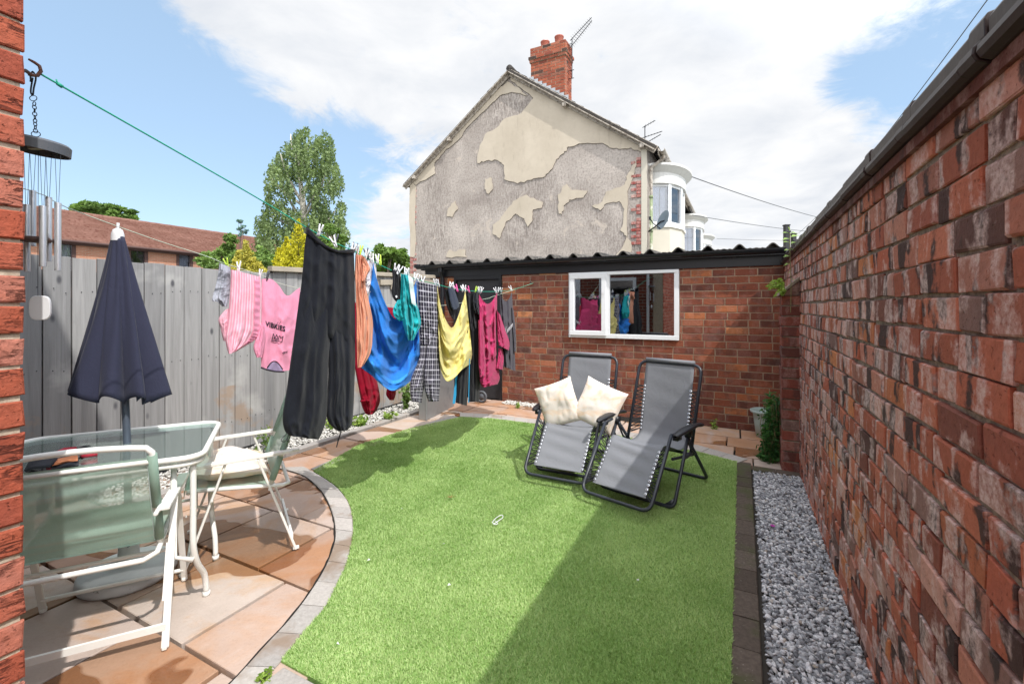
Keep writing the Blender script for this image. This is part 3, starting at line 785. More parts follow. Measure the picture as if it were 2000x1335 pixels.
# corrugated roof: big rolls, rising away
def corr(a, b):
    x = -1.42+a*4.9; ph = (x+.06) % .325/.325
    h = .052*max(0.0, math.cos((ph-.5)*2*math.pi*1.25))**1.2 if abs(ph-.5) < .21 else .004*math.sin(ph*40)
    return (x, -.075+b*2.7, 1.995+h+b*.16+.004*math.sin(x*3))
mb = MB(); mb.grid(corr, 300, 6)
o_ = obj('roof', mb, M['corr'], sh, local=True, smooth=True); md = o_.modifiers.new('thick', 'SOLIDIFY'); md.thickness = .012
# door
mb = MB(); mb.box((-.4225, .03, .875), (.74, .04, 1.73)); o_ = obj('door', mb, M['door_black'], sh, local=True, bevel=.003)
mb = MB(); mb.box((-.81, .01, .9), (.04, .07, 1.8)); mb.box((-.035, .01, .9), (.04, .07, 1.8)); mb.box((-.4225, .01, 1.77), (.735, .07, .055)); obj('door_frame', mb, M['black_paint'], sh, local=True, bevel=.003)
mb = MB(); mb.tube([(-.12, .01, .92), (-.12, -.02, .92), (-.20, -.024, .92)], .009, 8); obj('door_handle', mb, M['dark_iron'], o_, local=True)
# window: left opening casement, right fixed light
wd = MB()
x0, x1, z0, z1 = 1.003, 2.384, .943, 1.792; xm = 1.52
for (a, c_, b, d) in ((x0, z0, x1, z0+.055), (x0, z1-.04, x1, z1), ): wd.box(((a+b)/2, .0, (c_+d)/2), (b-a, .07, d-c_))
for (a, b) in ((x0, x0+.045), (xm-.028, xm+.028), (x1-.055, x1)): wd.box(((a+b)/2, .001, (z0+.055+z1-.04)/2), (b-a, .066, z1-z0-.095))
win = obj('window', wd, M['white_upvc'], sh, local=True, bevel=.004)
cs = MB(); a, b, c_, d = x0+.02, xm-.008, z0+.03, z1-.02; w_ = .062
cs.box(((a+b)/2, -.035, c_+w_/2), (b-a, .05, w_)); cs.box(((a+b)/2, -.035, d-w_/2), (b-a, .05, w_)); cs.box((a+w_/2, -.035, (c_+d)/2), (w_, .05, d-c_-2*w_)); cs.box((b-w_/2, -.035, (c_+d)/2), (w_, .05, d-c_-2*w_))
obj('casement', cs, M['white_upvc'], win, local=True, bevel=.005)
g = MB(); g.box(((a+b)/2, -.02, (c_+d)/2), (b-a-2*w_+.01, .006, d-c_-2*w_+.01)); obj('pane', g, M['pane'], win, local=True)
g = MB(); g.box(((xm+.028+x1-.055)/2, .0, (z0+z1)/2), (x1-.055-xm-.028+.01, .006, z1-z0-.09)); obj('pane', g, M['pane'], win, local=True)
# line hook on the shed
mb = MB(); mb.tube([(.463, .01, 1.67), (.463, -.05, 1.67), (.463, -.07, 1.665), (.463, -.075, 1.68), (.463, -.065, 1.692)], .006, 8); obj('line_hook', mb, M['dark_iron'], sh, local=True)
# blue tub on the inner sill
mb = MB(); Mx = Matrix.Diagonal((1.75, .8, 1)); mb.lathe([(.001, .0), (.12, 0), (.14, .15), (.148, .155), (.15, .165), (.136, .165), (.118, .01), (.001, .01)], 28, SO+UA*1.30+VA*.30+Vector((0, 0, .93)), Matrix.Rotation(YAW, 3, 'Z') @ Mx)
tag(obj('tub', mb, M['tub'], smooth=True), 'pale blue plastic tub on the sill inside the shed window', 'tub')

# ---- house: corner at the left edge, rear face seen only in reflections
hs = thing('brick_house', 'bright red rustic brick house corner at the left edge of the photo', 'house', UV(-1.6, .47, 0), math.atan2(-VA.y, -VA.x)+math.pi)
# local x = +v direction... face looks to +u: use a mirrored frame where -y faces +u
hs.rotation_euler = (0, 0, math.atan2(VA.y, VA.x))   # x=+v, y=-u(left); -y faces +u
mb = MB(); sw = [(-3.1, -2.3, 1.0, 2.1)]
brickwork(mb, -4.2, 0, -.05, 4.4, .0775, .228, depth=.22, gap=.012, holes=sw, headers=.06, proud=.003, jitter=.003, bev=.004, mend=.012)
obj('side_wall', mb, [M['brick_house'], M['mortar_house']], hs, local=True)
rh = [(.62, 1.52, 0, 2.05), (2.0, 3.3, .75, 2.05)]   # rear openings, measured from the corner along -u (local +y)
mb = MB()
for y0, y1, z0, z1 in ((.02, .62, 0, 4.4), (1.52, 2.0, 0, 4.4), (3.3, 4.5, 0, 4.4), (.62, 1.52, 2.05, 4.4), (2.0, 3.3, 2.05, 4.4), (2.0, 3.3, 0, .75)):
    mb.box((-.12, (y0+y1)/2, (z0+z1)/2), (.2, y1-y0, z1-z0))
obj('rear_wall', mb, M['brick_rear'], hs, local=True)
def frame(mb, xc, y0, y1, z0, z1, w, d): 
    mb.box((xc, (y0+y1)/2, z0+w/2), (d, y1-y0, w)); mb.box((xc, (y0+y1)/2, z1-w/2), (d, y1-y0, w))
    mb.box((xc, y0+w/2, (z0+z1)/2), (d, w, z1-z0-2*w)); mb.box((xc, y1-w/2, (z0+z1)/2), (d, w, z1-z0-2*w))
mb = MB(); frame(mb, -.03, .625, 1.515, .0, 2.045, .075, .06); o_ = obj('rear_door', mb, M['white_upvc'], hs, local=True)
mb = MB(); mb.box((-.04, 1.07, 1.02), (.01, .74, 1.9)); obj('pane', mb, M['pane'], o_, local=True)
mb = MB(); frame(mb, -.03, 2.005, 3.295, .755, 2.045, .07, .06); mb.box((-.03, 2.65, 1.72), (.05, 1.15, .05)); frame(mb, -.01, 2.07, 2.66, 1.745, 1.975, .045, .05); o_ = obj('rear_window', mb, M['white_upvc'], hs, local=True)
mb = MB(); mb.box((-.04, 2.65, 1.4), (.01, 1.15, 1.15)); obj('pane', mb, M['pane'], o_, local=True)
mb = MB(); mb.box((-.3, 1.07, 1.0), (.02, 1.2, 2.2)); mb.box((-.5, 2.65, 1.4), (.02, 1.5, 1.5)); mb.box((-2.7, .4, 1.5), (.9, .02, 1.3)); obj_split('room', mb, M['dark_in'], hs, local=True)
mb = MB(); mb.box((-2.7, .03, 1.03), (.8, .07, .06)); mb.box((-2.7, .03, 2.07), (.8, .07, .06)); mb.box((-3.07, .03, 1.55), (.06, .07, .98)); mb.box((-2.33, .03, 1.55), (.06, .07, .98)); mb.box((-2.7, -.03, .98), (.9, .1, .04)); o_ = obj('side_window', mb, M['white_upvc'], hs, local=True)
mb = MB(); mb.box((-2.7, .04, 1.55), (.68, .01, .98)); obj('pane', mb, M['pane'], o_, local=True)
mb = MB(); mb.tube([(.045, .34, .05), (.045, .34, 4.3)], .034, 12); obj('rear_downpipe', mb, M['white_plastic'], hs, local=True)
# rusty hook
HK = at(60, 134, 1.33)
hw = UV(-1.602, .33, 0); 
mb = MB(); hx = Vector((HK.x, HK.y, HK.z-.002))
base = at(34, 140, 1.24)
mb.tube([base, at(50, 138, 1.29), at(62, 147, 1.32), at(73, 148, 1.33), at(80, 139, 1.335), at(77, 129, 1.335), at(67, 122, 1.335), at(56, 116, 1.33)], [.005, .005, .005, .0048, .0046, .0044, .0042, .003], 8)
obj('line_hook', mb, M['rust'], hs, smooth=True)

# ---- fence on the left
FU = -4.2
fn = thing('wooden_fence', 'grey painted close-boarded wooden fence along the left side of the yard', 'fence', UV(FU, 2.0, 0))
mb = MB(); v = .3; fsplit = None
p533 = on_plane(533, 531, UV(FU, 0), VA); vs_ = touv(p533)[1]
while v < vs_:
    w_ = random.uniform(.138, .152); e = v+w_; top = 1.695-.012*(v-1.5)+jit(.006); y = jit(.004)
    a, b = UV(FU+y, v+.003), UV(FU+y, e-.004); d = Vector((-UA.x, -UA.y, 0))*.018
    mb.prism([a+Vector((0, 0, .02)), b+Vector((0, 0, .02)), b+Vector((0, 0, top+jit(.003))), a+Vector((0, 0, top+jit(.003)))], d, rc()); v = e
obj('boards', mb, M['fence'], fn, bevel=.002)
nl = MB(); v = .37
while v < vs_:
    for z in (.30, .90, 1.46):
        for dv in (-.03, .03): nl.lathe([(.001, .003), (.003, .0025), (.0042, 0)], 6, UV(FU+.006, v+dv+jit(.006), z+jit(.02)), Matrix.Rotation(YAW, 3, 'Z') @ Matrix.Rotation(R(90), 3, 'Y'))
    v += .145
tag(obj('nails', nl, M['dark_iron'], fn), kind='stuff')
mb = MB(); 
for z in (.3, .9, 1.45): mb.bar(UV(FU-.045, .3, z), UV(FU-.045, vs_, z), .05, .075)
mb.bar(UV(FU-.03, 3.0, 1.66), UV(FU-.03, vs_-.02, 1.695), .03, .04)
obj_split('rail', mb, M['fascia'], fn)
mb = MB(); mb.prism([UV(FU-.0225, .3, .02), UV(FU-.0225, vs_-.05, .02), UV(FU-.0225, vs_-.05, 1.60), UV(FU-.0225, .3, 1.60)], (-UA.x*.004, -UA.y*.004, 0)); obj('gap_shade_sheet', mb, M['black_paint'], fn)  # thin dark sheet added behind the boards to paint shade into the gaps
f2 = thing('wooden_fence', 'far grey fence section with a pale weathered top rail, by the shed', 'fence', UV(FU, vs_+.5, 0))
mb = MB(); v = vs_
while v < 5.66:
    w_ = random.uniform(.138, .15); e = v+w_; y = jit(.004); d = Vector((-UA.x, -UA.y, 0))*.018; top = 1.71+.02*(v-vs_)+jit(.004)
    a, b = UV(FU+y, v+.003), UV(FU+y, e-.004)
    mb.prism([a+Vector((0, 0, .02)), b+Vector((0, 0, .02)), b+Vector((0, 0, top)), a+Vector((0, 0, top))], d, rc()); v = e
obj('boards', mb, M['fence'], f2, bevel=.002)
mb = MB(); mb.bar(UV(FU+.01, vs_-.04, 1.725), UV(FU+.01, 5.66, 1.80), .075, .05); mb.bar(UV(FU+.022, vs_+1.5, 1.66), UV(FU+.022, 5.66, 1.72), .03, .07)
obj('top_rail', mb, M['rail_wood'], f2, bevel=.004)
mb = MB(); p = UV(FU+.03, vs_+1.75, 0); mb.box(p+Vector((0, 0, 1.61)), (.06, .09, .06)); obj('bracket', mb, M['rail_wood'], f2)

# ================================================================== FURNITURE
# ---- zero-gravity loungers, local: x lateral, y forward, z up
def lounger(label, loc, rz):
    t = thing('reclining_lounger', label, 'lounger', loc, rz, 'reclining loungers on the lawn'); t.scale = (.96, .96, .96)
    W = .262; r = .0125
    def rnd_loop(pts, rad=.07):   # polyline with rounded inner corners
        out = [Vector(pts[0])]
        for a, b, c in zip(pts, pts[1:], pts[2:]):
            a, b, c = Vector(a), Vector(b), Vector(c); u_ = (a-b).normalized(); w_ = (c-b).normalized(); k = min(rad, (a-b).length*.45, (c-b).length*.45)
            p, q = b+u_*k, b+w_*k
            for i in range(6):
                s_ = i/5; out.append((p*(1-s_)**2+b*2*s_*(1-s_)+q*s_*s_))
        out.append(Vector(pts[-1])); return out
    A0, A1 = (.66, .075), (.33, .50)
    mb = MB(); mb.tube(rnd_loop([(W, A1[0], A1[1]), (W, A0[0], A0[1]), (-W, A0[0], A0[1]), (-W, A1[0], A1[1])]), r, 10); obj('leg_rest_frame', mb, M['frame_dark'], t, smooth=True, local=True)
    W2 = W+.03
    mb = MB(); mb.tube(rnd_loop([(W2, .10, .47), (W2, .36, .014), (-W2, .36, .014), (-W2, .10, .47)], .05), r, 10)
    for s_ in (1, -1):  # triangular foot gussets
        mb.prism([(s_*(W2-.005), .352, .016), (s_*(W2-.075), .356, .016), (s_*(W2-.005), .325, .075)], (0, .006, 0))
    obj('front_leg_frame', mb, M['frame_dark'], t, smooth=True, local=True)
    W3 = W+.012
    mb = MB(); mb.tube(rnd_loop([(W3, .10, .455), (W3, -.34, .014), (-W3, -.34, .014), (-W3, .10, .455)], .05), r, 10); obj('rear_leg_frame', mb, M['frame_dark'], t, smooth=True, local=True)
    B0, B1 = (-.02, .29), (-.25, .925)
    mb = MB(); mb.tube(rnd_loop([(W, B0[0], B0[1]), (W, B1[0], B1[1]), (-W, B1[0], B1[1]), (-W, B0[0], B0[1])], .075), r, 10); obj('back_frame', mb, M['frame_dark'], t, smooth=True, local=True)
    mb = MB(); mb.tube([(W, .31, .33), (W, B0[0]-.04, .275)], .011, 8); mb.tube([(-W, .31, .33), (-W, B0[0]-.04, .275)], .011, 8); mb.tube([(-W, B0[0], .285), (W, B0[0], .285)], .011, 8)
    for s_ in (1, -1):
        mb.box((s_*(W+.012), .06, .30), (.018, .14, .022)); mb.tube([(s_*W, .33, .5), (s_*(W+.015), .20, .50)], .01, 8)
        mb.tube([(s_*(W+.018), .10, .44), (s_*(W+.018), .02, .33), (s_*(W+.018), -.06, .28)], .008, 6)
    obj_split('seat_frame', mb, M['frame_dark'], t, smooth=False, local=True)
    for s_ in (1, -1):
        mb = MB()
        def arm(a, b, s_=s_):
            y = .37-a*.47; w_ = .024+.012*math.sin(math.pi*min(1, a*1.3)); ang = b*2*math.pi
            return (s_*(W+.045+.012*a)+w_*math.cos(ang)*(1 if a not in (0, 1) else .5), y, .507+.030*math.sin(a*2.6)-.02*a+.015*math.sin(ang)*(1 if a not in (0, 1) else .5))
        mb.grid(arm, 14, 12); mb.box((s_*(W+.03), .30, .485), (.035, .07, .035)); mb.box((s_*(W+.03), .10, .475), (.04, .055, .05))
        obj('armrest', mb, M['arm_plastic'], t, smooth=True, local=True)
    # sling: one sheet from back top over the seat to the leg rest
    fw = W-.058
    prof = catmull([(0, -.262, .937), (0, -.238, .885), (0, -.205, .75), (0, -.165, .58), (0, -.135, .42), (0, -.10, .335), (0, .02, .315), (0, .16, .36), (0, .28, .405), (0, .345, .40), (0, .41, .335), (0, .50, .235), (0, .585, .145), (0, .60, .13)], 4)
    n = len(prof)-1
    def sl(a, b):
        k = b*n; i = min(int(k), n-1); p = prof[i].lerp(prof[i+1], k-i)
        x = (a*2-1); sag = .022*(1-x*x)*math.sin(math.pi*min(1, max(0, (b-.05)/.9)))
        rip = .0055*math.sin(b*95+2*x)*(1 if .55 < b < .9 else .25)*(1-x*x)
        tn = (prof[min(i+1, n)]-prof[i]).normalized(); nr_ = Vector((0, -tn.z, tn.y))
        wd_ = fw if b > .02 else fw
        return Vector((x*wd_, p.y, p.z))+nr_*(-sag+rip) if nr_.z < 0 else Vector((x*wd_, p.y, p.z))+nr_*(-(sag)+rip)
    mb = MB(); mb.grid(sl, 14, 84); o_ = obj('sling', mb, M['sling_grey'], t, smooth=True, local=True); md = o_.modifiers.new('thick', 'SOLIDIFY'); md.thickness = .004; md.offset = 0
    mb = MB(); mb.tube([(-fw, -.25, .942), (fw, -.25, .942)], .017, 10); obj('headrest_hem', mb, M['sling_grey'], o_, smooth=True, local=True)
    # lacing and eyelets
    cord = MB(); eye = MB()
    for s_ in (1, -1):
        for (y0, z0, y1, z1, yy0, zz0, yy1, zz1, m) in ((B1[0]+.06, B1[1]-.20, B0[0]-.01, B0[1]+.06, -.198, .72, -.12, .38, 13), (A1[0]+.02, A1[1]-.05, A0[0]-.03, A0[1]+.04, .375, .375, .582, .148, 11)):
            for k in range(m):
                f_ = k/(m-1); g_ = min(1, f_+.5/(m-1)); h_ = max(0, f_-.4/(m-1))
                e = Vector((s_*(fw-.008), yy0+(yy1-yy0)*f_, zz0+(zz1-zz0)*f_)); 
                for q in (g_, h_):
                    cord.tube([e, Vector((s_*W, y0+(y1-y0)*q, z0+(z1-z0)*q))], .0042, 5)
                eye.lathe([(.005, 0), (.0095, .0015), (.005, .003)], 10, e+Vector((-s_*.002, .002, .004)), Matrix.Rotation(R(-60 if m == 13 else -45), 3, 'X'))
    obj_split('lacing', cord, M['cord_black'], o_, local=True); obj_split('eyelets', eye, M['alu'], o_, local=True)
    return t
lounger('grey reclining lounger with two tie-dye cushions on it, nearer the shed window', (.600, 3.90, .012), math.atan2(-.89, -.45)-math.pi/2)
lounger('grey reclining lounger with an empty seat, half in shade nearest the brick wall', (1.09, 3.42, .012), math.atan2(-.74, -.68)-math.pi/2)

def pillow(label, c, right, up, w, h, th, name='cushion', mat='cushion', group=None, cat='cushion', sag=.0):
    c = Vector(c); right = Vector(right).normalized(); up = Vector(up); up = (up-right*up.dot(right)).normalized(); nn = right.cross(up)
    mb = MB(); ph = random.random()*6
    def fn(side):
        def g(a, b):
            x, y = a*2-1, b*2-1
            e = max(0, (1-x**2))**.42*max(0, (1-y**2))**.42
            pin = 1-.06*(1-abs(x)**2.2)*(abs(y)**3); pin2 = 1-.06*(1-abs(y)**2.2)*(abs(x)**3)
            q = mnoise.noise(Vector((x*1.6+ph, y*1.6, ph))); q2 = mnoise.noise(Vector((x*3.4+ph, y*1.1-x, ph+3))); wr = .014*q*(.25+e)+.008*(1-min(1, abs(q2)*3))**2*(.3+e)+.004*math.sin(13*(abs(x)-abs(y))+ph)*(abs(x)*abs(y))**1.5
            return c+right*(x*w/2*pin2)+up*(y*h/2*pin-sag*e*.1)+nn*(side*(e*th/2)+wr)
        return g
    mb.grid(fn(1), 22, 22); mb.grid(lambda a, b: fn(-1)(1-a, b), 22, 22)
    return tag(obj(name, mb, M[mat], smooth=True), label, cat, group)
# cushions on the far lounger
fL = Vector((-.45, -.89, 0)); rL = Vector((.89, -.45, 0))
def onL(px, py, Y): return at(px, py, Y)
pillow('tie-dye cream cushion leaning left on the far lounger', at(1091, 788, 3.72), (.82, -.40, .36), (-.22, .22, .92), .345, .36, .13, group='tie-dye cushions on the far lounger')
pillow('tie-dye cream cushion leaning right, overlapping the other on the far lounger', at(1170, 791, 3.60), (.80, -.40, -.34), (.30, .16, .90), .345, .355, .13, group='tie-dye cushions on the far lounger')

# ---- glass patio table
C1 = Vector((-1.654, 2.57, .70)); e1 = Vector((.455, -.89, 0)); e2 = Vector((-.89, -.455, 0)); TC = C1+e1*.335+e2*.40
tb = thing('patio_table', 'white framed patio table with green tinted glass top under the parasol', 'table', (TC.x, TC.y, 0))
def tab(x, y, z): return Vector((TC.x, TC.y, 0))+e2*(-x)+e1*y+Vector((0, 0, z))
def rrect(hx, hy, rad, z, n=7):
    out = []
    for cx, cy, a0 in ((hx-rad, hy-rad, 0), (-hx+rad, hy-rad, 90), (-hx+rad, -hy+rad, 180), (hx-rad, -hy+rad, 270)):
        for k in range(n): a = R(a0+90*k/(n-1)); out.append(tab(cx+rad*math.cos(a), cy+rad*math.sin(a), z))
    return out
mb = MB(); mb.prism(rrect(.395, .33, .075, .696), (0, 0, .005)); obj('glass_top', mb, M['table_glass'], tb)
mb = MB(); mb.tube(rrect(.40, .335, .08, .697), .0125, 8, closed=True); mb.tube(rrect(.39, .325, .075, .668), .011, 8, closed=True)
mb.box(tab(0, 0, .675), (.05, .05, .02), Matrix.Rotation(math.atan2(e1.y, e1.x), 3, 'Z'))
obj('frame', mb, M['white_paint'], tb, smooth=True)
for sx in (1, -1):
    for sy in (1, -1):
        mb = MB(); x0, y0 = sx*.36, sy*.28
        mb.tube(catmull([tab(x0, y0, .668), tab(x0, y0, .45), tab(x0, y0, .30), tab(x0+sx*.01, y0-sy*.03, .20), tab(x0+sx*.03, y0-sy*.09, .11), tab(x0+sx*.035, y0-sy*.11, .02)], 4), .0125, 8)
        mb.tube([tab(x0-sx*.07, y0, .668), tab(x0-sx*.07, y0, .26), tab(x0, y0, .23)], .0115, 8)
        mb.lathe([(.001, 0), (.016, 0), (.016, .022), (.001, .022)], 10, tab(x0+sx*.035, y0-sy*.11, 0))
        obj('leg', mb, M['white_paint'], tb, smooth=True)
mb = MB(); mb.tube([tab(-.29, .28, .30), tab(.29, .28, .30)], .008, 6); mb.tube([tab(-.29, -.28, .30), tab(.29, -.28, .30)], .008, 6); obj_split('stretcher', mb, M['white_paint'], tb)

# ---- closed parasol through the table, in its base
PO = Vector((-1.83, 2.155, 0)); PT = at(230, 458, 2.15)
ps = thing('parasol', 'folded dark navy parasol standing through the glass table', 'parasol', PO)
def pp(z): f_ = (z-.70)/(PT.z-.70); return Vector((PO.x, PO.y, z)).lerp(Vector((PT.x, PT.y, z)), max(-.2, f_))
mb = MB(); mb.tube([Vector((-1.92, 2.27, .05)), pp(.70), pp(PT.z-.03)], .0155, 12); obj('pole', mb, M['pole_grey'], ps, smooth=True)
mb = MB(); mb.lathe([(.026, -.03), (.025, .0), (.019, .022), (.008, .03), (.001, .031)], 16, pp(PT.z)); mb.tube([pp(PT.z+.02), pp(PT.z+.055)+Vector((.004, 0, 0))], .006, 8); obj('finial', mb, M['white_plastic'], ps, smooth=True)
mb = MB(); NP = 8; zt, zb = PT.z-.01, .94
def can(a, b):
    th = a*2*math.pi+.35; k = (a*NP) % 1; rib = abs(math.cos(math.pi*a*NP+.5))
    flare = b**1.12
    fold = math.sin(a*2*math.pi*NP+1.2*math.sin(th)+2.2*b); rr = .021+flare*(.094+.048*rib**.7+.026*math.sin(th*2+1.0)+.014*math.sin(th*3+.6))*(1-.16*(1-rib)*b)+.016*fold*b**.6*(1-.35*b)+.012*math.sin(th*1+4.6)*flare*3
    # folds twist round the pole
    sw = .55*b*math.sin(th*1.0+.6)
    zz = zt+(zb-zt)*b-(.045*(1-rib)*b**6)-.02*math.sin(th+1)*b**3
    c_ = pp(zz); return Vector((c_.x+rr*math.cos(th+sw*.25)*1.08, c_.y+rr*math.sin(th+sw*.25)*.9, zz))
mb.grid(can, 128, 30); o_ = obj('canopy', mb, M['navy_canvas'], ps, smooth=True); md = o_.modifiers.new('thick', 'SOLIDIFY'); md.thickness = .003
mb = MB()
for k in range(NP):
    a = (k-.16)/NP; mb.tube([pp(zt-.03)]+[Vector(can(a, b))*.86+Vector(pp(zt+(zb-zt)*b))*.14 for b in (.4, .7, .97)], .004, 5)
obj('ribs', mb, M['white_paint'], ps)
bc = Vector((-1.92, 2.27, .003)); mb = MB(); mb.lathe([(.001, .0), (.195, .0), (.20, .012), (.198, .040), (.186, .052), (.11, .068), (.045, .085), (.04, .17), (.03, .18), (.018, .18), (.018, .08)], 40, bc)
obj('base', mb, M['base_grey'], ps, smooth=True, label='round pale grey base on the paving')

# ---- folding chairs, local: x lateral, y forward
def chair(label, loc, rz):
    t = thing('folding_chair', label, 'chair', loc, rz, 'white folding chairs with green slings')
    W = .255
    for s_ in (1, -1):
        for nm, a, b in (('front_leg', (W, .255, .0), (W, .075, .53)), ('rear_leg', (W+.016, -.255, 0), (W+.016, -.07, .53))):
            mb = MB(); a = Vector((s_*a[0], a[1], a[2])); b = Vector((s_*b[0], b[1], b[2])); mb.bar(a, b, .012, .026, Vector((1, 0, 0))); mb.box(a+Vector((0, 0, .008)), (.018, .032, .016)); obj('leg', mb, M['white_paint'], t, local=True, bevel=.004)
        mb = MB(); mb.bar((s_*(W+.008), .20, .535), (s_*(W+.008), -.24, .545), .042, .016); mb.tube([(s_*(W-.01), -.20, .54), (s_*(W-.01), -.275, .54)], .009, 8); obj('armrest', mb, M['white_paint'], t, local=True, bevel=.006)
    mb = MB(); mb.tube([(-W, .235, .06), (W, .235, .06)], .009, 8); mb.bar((-W-.016, -.235, .075), (W+.016, -.235, .075), .012, .026)
    for s_ in (1, -1):
        for y, z in ((.085, .50), (-.08, .50), (.135, .355), (-.125, .36)): mb.lathe([(.001, 0), (.007, 0), (.006, .004), (.001, .005)], 8, (s_*(W+.024), y, z), Matrix.Rotation(R(90*s_), 3, 'Y'))
        mb.bar((s_*(W+.006), -.125, .36), (s_*(W+.006), -.20, .16), .006, .018, Vector((1, 0, 0)))
    obj_split('stretcher', mb, M['white_paint'], t, local=True)
    wi = W-.022
    # back hoop and seat hoop
    mb = MB(); bk = [(-wi, -.135, .375), (-wi, -.265, .75), (-wi, -.272, .782), (-wi*.93, -.276, .80)] 
    hoop = [Vector(p) for p in bk]+[Vector((x*wi, -.279-.0*abs(x), .816-.016*x*x)) for x in (-.7, -.35, 0, .35, .7)]+[Vector((-p[0], p[1], p[2])) for p in reversed(bk)]
    mb.tube(hoop, .0115, 10); mb.tube([(-wi, -.262, .742), (wi, -.262, .742)], .009, 8); obj('back_frame', mb, M['white_paint'], t, local=True, smooth=True)
    mb = MB(); mb.tube([(-wi, .24, .41), (-wi, -.12, .365), (-wi, -.19, .355), (-wi*.85, -.225, .35), (wi*.85, -.225, .35), (wi, -.19, .355), (wi, -.12, .365), (wi, .24, .41)], .0105, 8); mb.tube([(-wi, .235, .40), (wi, .235, .40)], .0105, 8); obj('seat_frame', mb, M['white_paint'], t, local=True, smooth=True)
    mb = MB()
    def bs(a, b):
        x = a*2-1; z = .76-.37*b; y = -.262+.128*b*.98
        sg = .020*(1-x*x)*math.sin(math.pi*b)
        return (x*(wi+.012), y-.006-sg*.9+.0055*math.sin(b*36+x*1.1+.6*math.sin(3*x))*(1-x*x*.7)*math.exp(-1.7*b)+.012*math.exp(-((b-.68)/.10)**2)*(1-x*x)+.014*abs(x)**14, z)
    mb.grid(bs, 26, 40); o_ = obj('back_sling', mb, M['sling_green_back'], t, local=True, smooth=True)
    for s_ in (1, -1):
        for z0, z1 in ((.772, .545), (.515, .395)):
            mb = MB(); f0, f1 = (.765-z0)/.39, (.765-z1)/.39
            mb.tube([(s_*wi, -.135-.13*(z-.375)/.39, z) for z in (z0, (z0+z1)/2, z1)], .0165, 10); obj('sleeve', mb, M['sling_green'], o_, local=True, smooth=True)
    mb = MB()
    for s_ in (1, -1):
        for dx in (.05, .057): mb.tube([Vector(bs(.5+s_*(.5-dx), b))+Vector((0, -.0025, 0)) for b in [i/12 for i in range(13)]], .0014, 4)
    obj_split('stitching', mb, M['cl_tealtrim'], o_, local=True)
    mb = MB(); mb.grid(lambda a, b: ((a*2-1)*(wi+.008), .248-.37*b, .418-.045*b-.022*(1-(a*2-1)**2)*math.sin(math.pi*b)), 14, 14)
    mb.grid(lambda a, b: ((a*2-1)*(wi+.012), .253, .42-.045*b), 6, 2)
    obj('seat_sling', mb, M['sling_green'], t, local=True, smooth=True)
    return t
fA = Vector((-.455, .89, 0)); rA = Vector((.89, .455, 0))
LA = gp(322, 1268)+fA*.255-rA*.271
cA = chair('folding chair seen from behind, nearest the camera, with faded green sling back', (LA.x, LA.y, .006), math.atan2(fA.y, fA.x)-math.pi/2)
fB = Vector((-.85, -.53, 0)); rB = Vector((-.53, .85, 0))
LB = gp(578, 1072)+fB*.255+rB*.265
cB = dup(cA, (LB.x, LB.y, .006), math.atan2(fB.y, fB.x)-math.pi/2, 'folding chair seen side-on with a tie-dye cushion on its seat')
sc_ = LB+Vector((0, 0, .455)); pillow('tie-dye cream cushion lying on the side-on folding chair', sc_+fB*.05, rB, fB+Vector((0, 0, .12)), .37, .36, .13)

# ---- gardening gloves and secateurs on the table
GB = .703
def gt(px, py, z=GB): return gp(px, py, z)
sec = thing('secateurs', 'red-handled secateurs lying on the glass table', 'garden tool', gt(170, 885))
mb = MB(); mb.tube([gt(96, 893, GB+.02), gt(125, 880, GB+.025), gt(150, 876, GB+.025)], [.012, .014, .010], 8); mb.tube([gt(190, 884, GB+.012), gt(165, 888, GB+.013), gt(150, 880, GB+.02)], [.013, .012, .010], 8); obj('grips', mb, M['red_grip'], sec, smooth=True)
mb = MB(); mb.tube([gt(150, 877, GB+.024), gt(165, 872, GB+.018), gt(176, 870, GB+.012)], [.008, .007, .003], 6); obj('blades', mb, M['dark_iron'], sec)
gl = thing('gardening_gloves', 'crumpled dark gardening gloves with orange palms on the glass table', 'gloves', gt(95, 905))
mb = MB()
for k in range(5):
    mb.tube(catmull([gt(110-k*3, 898+k*2.5, GB+.02), gt(84-k*4, 899+k*3, GB+.028), gt(60-k*2, 906+k*3, GB+.015)], 3), [.012-.001*k]*7, 7)
obj('fingers', mb, M['dark_cloth'], gl, smooth=True)
mb = MB(); mb.grid(lambda a, b: gt(102+50*a, 897+12*b-10*a, GB+.012+.014*math.sin(math.pi*a)*math.sin(math.pi*b)+.003*math.sin(9*a)), 10, 8); obj('palm', mb, M['orange_cloth'], gl, smooth=True)
mb = MB(); mb.grid(lambda a, b: gt(100+54*a, 904+12*b-8*a, GB+.004+.01*math.sin(math.pi*a)*math.sin(math.pi*b)+.003*math.sin(9*a+4*b)), 10, 8); obj('cuff', mb, M['dark_cloth'], gl, smooth=True)

